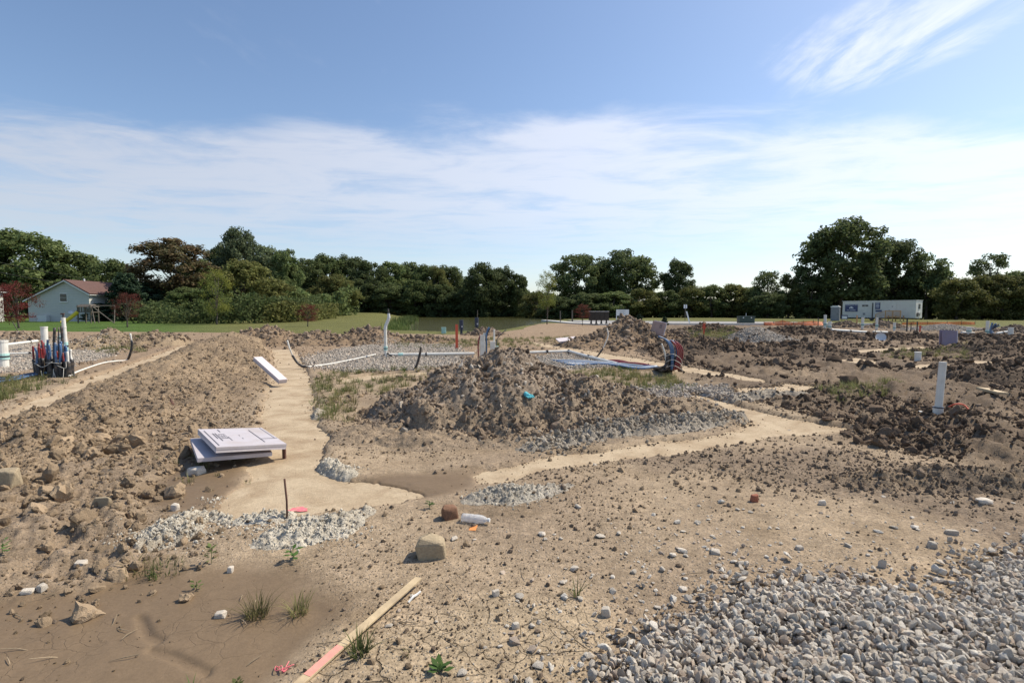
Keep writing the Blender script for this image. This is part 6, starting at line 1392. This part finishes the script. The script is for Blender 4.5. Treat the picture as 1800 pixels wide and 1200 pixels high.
def make_trunk(name, seed, hb, w, h, clumps, r0):
    rnd = random.Random(seed); mb = MB(); top_ = hb + h * .82
    pts = [(rnd.gauss(0, .01) * w * i, rnd.gauss(0, .01) * w * i, z) for i, z in enumerate((-.3, hb * .4, hb, hb + h * .3, hb + h * .55, top_))]
    mb.tube(pts, [r0 * 1.25, r0, r0 * .85, r0 * .6, r0 * .35, r0 * .1], 9)
    for c, rad in rnd.sample(clumps, min(16, len(clumps))):
        e = Vector((c[0], c[1], c[2] + hb)); zb = hb * .9 + (e.z - hb) * rnd.uniform(.2, .6); s = Vector((pts[2][0], pts[2][1], min(zb, top_ * .9)))
        mid = (s + e) / 2 + Vector((0, 0, -.04 * h)); mb.tube([s, mid, e], [r0 * .38, r0 * .24, r0 * .07], 6)
    o = mb.build(name, 'bark', None, smooth=True); me = o.data; bpy.data.objects.remove(o); return me
PROTO = {}
def proto(kind):
    if kind in PROTO: return PROTO[kind]
    st = {'oakA': ('oak', 1, 'round', 83, 20250, .36), 'oakB': ('oak', 2, 'round', 68, 18225, .36), 'oakC': ('oak', 3, 'oval', 64, 18225, .36), 'mapA': ('maple', 4, 'round', 72, 18225, .36), 'mapB': ('maple', 5, 'oval', 64, 18225, .36),
          'popA': ('poplar', 6, 'oval', 60, 16200, .36), 'oliA': ('olive', 7, 'round', 68, 13500, .38), 'rusA': ('rusty', 8, 'round', 60, 14175, .36), 'pinA': ('pine', 9, 'cone', 79, 13500, .40), 'olvB': ('olive', 10, 'oval', 53, 14175, .36),
          'yelA': ('yellow', 11, 'oval', 53, 4800, .26), 'redA': ('red', 12, 'round', 57, 5400, .24), 'thin': ('oak', 13, 'oval', 38, 5400, .42)}[kind]
    W, H = 10.0, 10.0
    me, cl = make_crown('crown_' + kind, st[1], st[0], W, H, st[4], st[5], st[2], st[3]); tk = make_trunk('trunk_' + kind, st[1], 2.2, W, H, cl, .30)
    PROTO[kind] = (me, tk); return PROTO[kind]
def tree(px, pytop, Y, wpx, kind, label, group=None, bare=0.18, rz=None, base=None, trunk_r=1.0, cat='tree', name='tree'):
    p = P(px, pytop, Y); zg = topz(p.x, p.y) if base is None else base; Ht = (p.z - zg) * .965; W = wpx / 900 * Y; me, tk = proto(kind)
    e = empty(name, (p.x, p.y, zg), 0, label, cat, group); h = hash((px, Y)) % 628 / 100 if rz is None else rz
    c = link('crown', me, e); ch = Ht * (1 - bare); c.location = (0, 0, Ht * bare); c.scale = (W / 10 * 1.12, W / 10 * 1.12, ch / 9.8); c.rotation_euler.z = h
    t = link('trunk', tk, e); t.scale = (W / 10 * trunk_r, W / 10 * trunk_r, Ht * bare / 2.2 if Ht * bare / 2.2 < ch / 10 else ch / 10); t.rotation_euler.z = h
    t.scale.z = Ht / 12.2
    return e
LW = 'trees of the left wood'
tree(40, 404, 97, 150, 'mapA', 'broad dark green tree at the far left behind the red maple', bare=.1)
tree(-30, 430, 95, 120, 'oakB', 'dark tree cut off by the left edge of the picture', bare=.1)
tree(125, 440, 102, 125, 'mapB', 'dark tree whose crown shows above the pale house gable', bare=.1)
tree(195, 456, 98, 100, 'mapA', 'dark tree right behind the house roof', bare=.1)
tree(220, 472, 78, 90, 'pinA', 'dense dark evergreen at the right side of the pale house', bare=.03, cat='evergreen')
tree(172, 530, 76, 60, 'pinA', 'low dark evergreen in front of the house corner by the playset', bare=.02, cat='evergreen')
tree(262, 490, 84, 80, 'pinA', 'dark evergreen between the house and the rust-coloured tree', bare=.03, cat='evergreen')
tree(310, 417, 88, 140, 'rusA', 'tall rust-brown tree with visible limbs in the left wood', bare=.32)
tree(345, 455, 92, 90, 'mapB', 'dark green tree behind the rust-brown tree', bare=.1)
tree(420, 398, 104, 85, 'popA', 'tall pale green poplar-like tree, the highest of the left wood', bare=.15)
tree(385, 432, 108, 60, 'oakC', 'dark tree just left of the pale poplar-like tree', bare=.1)
tree(465, 430, 104, 80, 'popA', 'smaller pale green tree right of the tall poplar-like tree', bare=.15)
tree(502, 436, 101, 62, 'mapB', 'green tree at the right end of the left wood, above the small dark red tree', bare=.25)
tree(432, 455, 84, 110, 'oliA', 'rounded olive-brown tree in front of the left wood', bare=.1)
tree(475, 490, 88, 80, 'olvB', 'small olive tree at the right of the rounded olive-brown tree', bare=.1)
tree(378, 470, 60, 62, 'yelA', 'young yellow-green tree in front of the left wood', bare=.18, trunk_r=.8)
tree(335, 505, 80, 90, 'mapA', 'dark leafy tree under the rust-brown tree', bare=.03)
tree(28, 492, 47, 66, 'redA', 'red maple at the far left', bare=.12, trunk_r=.8)
tree(221, 512, 50, 52, 'redA', 'sapling red maple with thin top in front of the evergreens', bare=.28, trunk_r=.8, rz=2.0)
tree(540, 533, 52, 38, 'redA', 'small round dark red tree on the pond lawn', bare=.22, trunk_r=.8, rz=1.0)
tree(583, 482, 112, 80, 'olvB', 'light olive-green tree at the edge of the pond wood, left side', bare=.2)
tree(607, 493, 110, 55, 'olvB', 'smaller light green tree at the right of its neighbour by the pond wood edge', bare=.2, rz=1.3)
BW = 'dark trees of the wood behind the pond'
ORD = ['first', 'second', 'third', 'fourth', 'fifth', 'sixth', 'seventh', 'eighth', 'ninth']
i = 0
for px, pt, w in ((535, 452, 80), (572, 447, 85), (612, 450, 80), (650, 456, 75), (688, 460, 80), (722, 458, 70), (752, 465, 70), (785, 468, 80), (815, 482, 60)):
    tree(px, pt, 150 + 6 * (i % 3), w, ('oakA', 'mapA', 'oakC', 'oakB', 'mapB')[i % 5], 'tall dark tree, %s from the left in the back row of the pond wood' % ORD[i], BW, bare=.06, rz=i * 1.1); i += 1
for px, pt, w, k in ((600, 492, 70, 'mapA'), (640, 488, 70, 'oakB'), (685, 495, 70, 'oakA'), (730, 492, 70, 'mapB'), (775, 500, 70, 'oakC'), (815, 505, 60, 'oakA')):
    tree(px, pt, 143, w, k, 'lower dark tree, %s from the left in the front row of the pond wood' % ORD[i - 9], BW, bare=.02, rz=i * .9); i += 1
tree(768, 468, 146, 52, 'olvB', 'olive-tinged tree standing out in the dark wood behind the pond', bare=.25)
tree(850, 458, 140, 78, 'oakA', 'tall dark tree at the right end of the pond wood', bare=.08); tree(885, 470, 142, 62, 'oakC', 'dark tree second from the right end of the pond wood', bare=.06); tree(912, 481, 142, 46, 'mapB', 'last dark tree at the right end of the pond wood', bare=.05)
tree(942, 512, 128, 60, 'olvB', 'low yellowish bushy tree between the pond wood and the young tree', bare=.03)
tree(962, 473, 60, 44, 'yelA', 'slender young yellow-green tree right of the pond', bare=.3, trunk_r=.7, rz=2.5)
tree(1024, 533, 56, 30, 'redA', 'small orange-red sapling left of the mailboxes', bare=.35, trunk_r=.6, rz=.6)
tree(1013, 443, 122, 95, 'oakB', 'tall dark tree behind the young yellow-green tree', bare=.2); tree(1100, 435, 124, 112, 'oakA', 'big dark tree above the white site sign', bare=.17)
tree(1060, 462, 126, 70, 'oakC', 'dark tree in the gap between the two tall trees by the sign', bare=.1); tree(1190, 457, 120, 66, 'oakC', 'dark tree right of the big tree above the site sign', bare=.12)
HR = 'low trees of the hedgerow beyond the road'
for q, (px, pt, w, k) in enumerate(((980, 520, 70, 'oakA'), (1030, 515, 80, 'oakC'), (1080, 512, 80, 'mapA'), (1130, 508, 80, 'olvB'), (1172, 510, 70, 'mapB'), (1215, 503, 70, 'olvB'), (1252, 500, 66, 'mapA'), (1290, 498, 66, 'oliA'), (1322, 503, 60, 'mapB'))):
    tree(px, pt, 108, w, k, 'low green tree, %s from the left in the hedgerow beyond the road' % ORD[q], HR, bare=.02, rz=q * 1.7)
tree(1350, 472, 104, 62, 'thin', 'tree with open feathery crown left of the big right-hand tree', bare=.2); tree(1388, 482, 106, 60, 'olvB', 'green tree right of the feathery-crowned tree', bare=.05)
tree(1425, 482, 104, 70, 'oakB', 'dark tree under the left branches of the big right-hand tree', bare=.04); tree(1350, 512, 100, 70, 'oakA', 'dark shrubby tree below the feathery-crowned tree', bare=.02)
tree(1485, 378, 104, 140, 'oakA', 'biggest tree of the picture, wide dark crown above the trailer', bare=.16, rz=.4, trunk_r=1.1)
tree(1575, 420, 106, 92, 'oakC', 'tall dark tree right of the biggest tree', bare=.12); tree(1633, 440, 102, 78, 'thin', 'dark pointed tree above the right end of the trailer', bare=.1); tree(1640, 470, 104, 80, 'oakB', 'dense dark tree below the pointed tree by the trailer', bare=.04)
for q, (px, pt, w, k) in enumerate(((1455, 510, 90, 'oakC'), (1520, 505, 90, 'oakB'), (1575, 500, 90, 'oakA'), (1685, 488, 80, 'oliA'), (1725, 486, 80, 'olvB'), (1765, 482, 80, 'oliA'), (1800, 476, 80, 'mapA'), (1850, 480, 90, 'oliA'))):
    tree(px, pt, 110 if q < 3 else 92, w, k, 'dark bushy tree, %s from the left directly behind the trailer' % ORD[q] if q < 3 else 'olive-green hedge tree, %s from the left along the right edge' % ORD[q - 3], 'bushy trees behind the trailer' if q < 3 else 'olive hedge trees at the right', bare=.02, rz=q * 1.3)
tree(1745, 442, 125, 76, 'thin', 'lone open-crowned tree rising behind the right-hand hedge', bare=.3)
# undergrowth: one far mass of leaves along the foot of the woods
def undergrowth(name, label, path, h, depth, n, m, seed, leaf=.6):
    r = np.random.default_rng(seed); P_ = np.array(path); u = r.random(n) * (len(P_) - 1); i = np.minimum(u.astype(int), len(P_) - 2); f = (u - i)[:, None]
    q = P_[i] * (1 - f) + P_[i + 1] * f; x = q[:, 0] + r.normal(0, .4, n); dd = r.random(n) * depth; y = q[:, 1] + dd
    hh = h * (.65 + .6 * fbm(x * .12, y * .12, 3, seed)) ; z0 = ground_h(x, y, False); z = z0 + hh * r.random(n) ** .8
    nor = r.normal(0, 1, (n, 3)) + np.array([0, -.5, .4]); nor /= np.linalg.norm(nor, axis=1)[:, None]; t = np.cross(nor, r.normal(0, 1, (n, 3))); t /= np.linalg.norm(t, axis=1)[:, None]; b = np.cross(nor, t); s = leaf * r.uniform(.6, 1.3, n)[:, None]
    p = np.stack([x, y, z], 1); V = np.stack([p - t * s * .5, p + b * s * .4, p + t * s * .5, p - b * s * .4], 1).reshape(-1, 3)
    tag(link(name, np_mesh(name, V, np.arange(len(V)).reshape(-1, 4), MAT[m], False)), label, 'undergrowth', kind='stuff')
undergrowth('undergrowth', 'dark undergrowth along the foot of the wood behind the pond', [(-75, 150), (-45, 148), (-20, 153), (6, 148), (14, 140)], 9.5, 16, 26000, 'oak', 1, .8)
undergrowth('undergrowth', 'green undergrowth along the foot of the left wood', [(-110, 92), (-70, 92), (-52, 90), (-42, 94), (-34, 104)], 7, 10, 18000, 'maple', 2, .6)
undergrowth('undergrowth', 'dark hedge growth along the field edge beyond the road', [(8, 118), (30, 112), (50, 108), (75, 106), (110, 96), (140, 92)], 5.5, 8, 30000, 'oak', 3, .6)
undergrowth('undergrowth', 'bushes at the lawn edge in front of the left wood', [(-62, 80), (-50, 80), (-44, 84), (-38, 92)], 3.2, 6, 9000, 'olive', 4, .45)
undergrowth('undergrowth', 'bushes and saplings along the lawn right of the pale house', [(-50, 66), (-40, 62), (-33, 63), (-31, 72), (-33, 84)], 4.2, 6, 9000, 'maple', 5, .36)
undergrowth('undergrowth', 'olive brush at the right end of the left wood', [(-32, 66), (-30, 74), (-32, 90)], 3.2, 5, 5000, 'olive', 6, .36)
# shrubs by the road
def shrub(px, py, Y, wpx, hpx, label):
    p = P(px, py, Y); e = empty('evergreen_shrub', (p.x, p.y, topz(p.x, p.y)), 0, label, 'shrub'); me, tk = proto('pinA'); c = link('crown', me, e); w = wpx / 900 * Y; c.scale = (w / 9, w / 9, hpx / 900 * Y / 9.5)
    t = link('trunk', tk, e); t.scale = (.05, .05, .05)
shrub(1123, 575, 50, 22, 22, 'round dark evergreen shrub behind the tall dirt heap, nearer the mailboxes'); shrub(1168, 571, 56, 16, 16, 'dark evergreen shrub beside the road, right of its twin')
# reeds at the pond
def reeds(label, path, n, h, seed):
    r = random.Random(seed); vs, fs = [], []
    for i in range(n):
        u = r.random() * (len(path) - 1); k = min(int(u), len(path) - 2); f = u - k; x = path[k][0] * (1 - f) + path[k + 1][0] * f + r.gauss(0, .5); y = path[k][1] * (1 - f) + path[k + 1][1] * f + r.gauss(0, .8)
        blade(vs, fs, (x, y, -.1), h * r.uniform(.6, 1.1) + .1, r.uniform(.05, .5), r.uniform(0, 6.28), .10, r, 2)
    me = bpy.data.meshes.new('reeds'); me.from_pydata([tuple(v) for v in vs], [], fs); me.materials.append(MAT['reed']); tag(link('reeds', me), label, 'reeds', kind='stuff')
reeds('green reeds at the left bank of the pond', [(-12.5, 56), (-13.5, 64), (-15.5, 76), (-18, 92)], 900, 1.1, 1); reeds('reed bed along the far bank of the pond', [(-26, 148), (-10, 155), (8, 149), (13, 122)], 2500, .8, 2); reeds('reeds on the near bank of the pond', [(-11.5, 50), (-10.3, 45), (-9.2, 42.5)], 260, .8, 3)
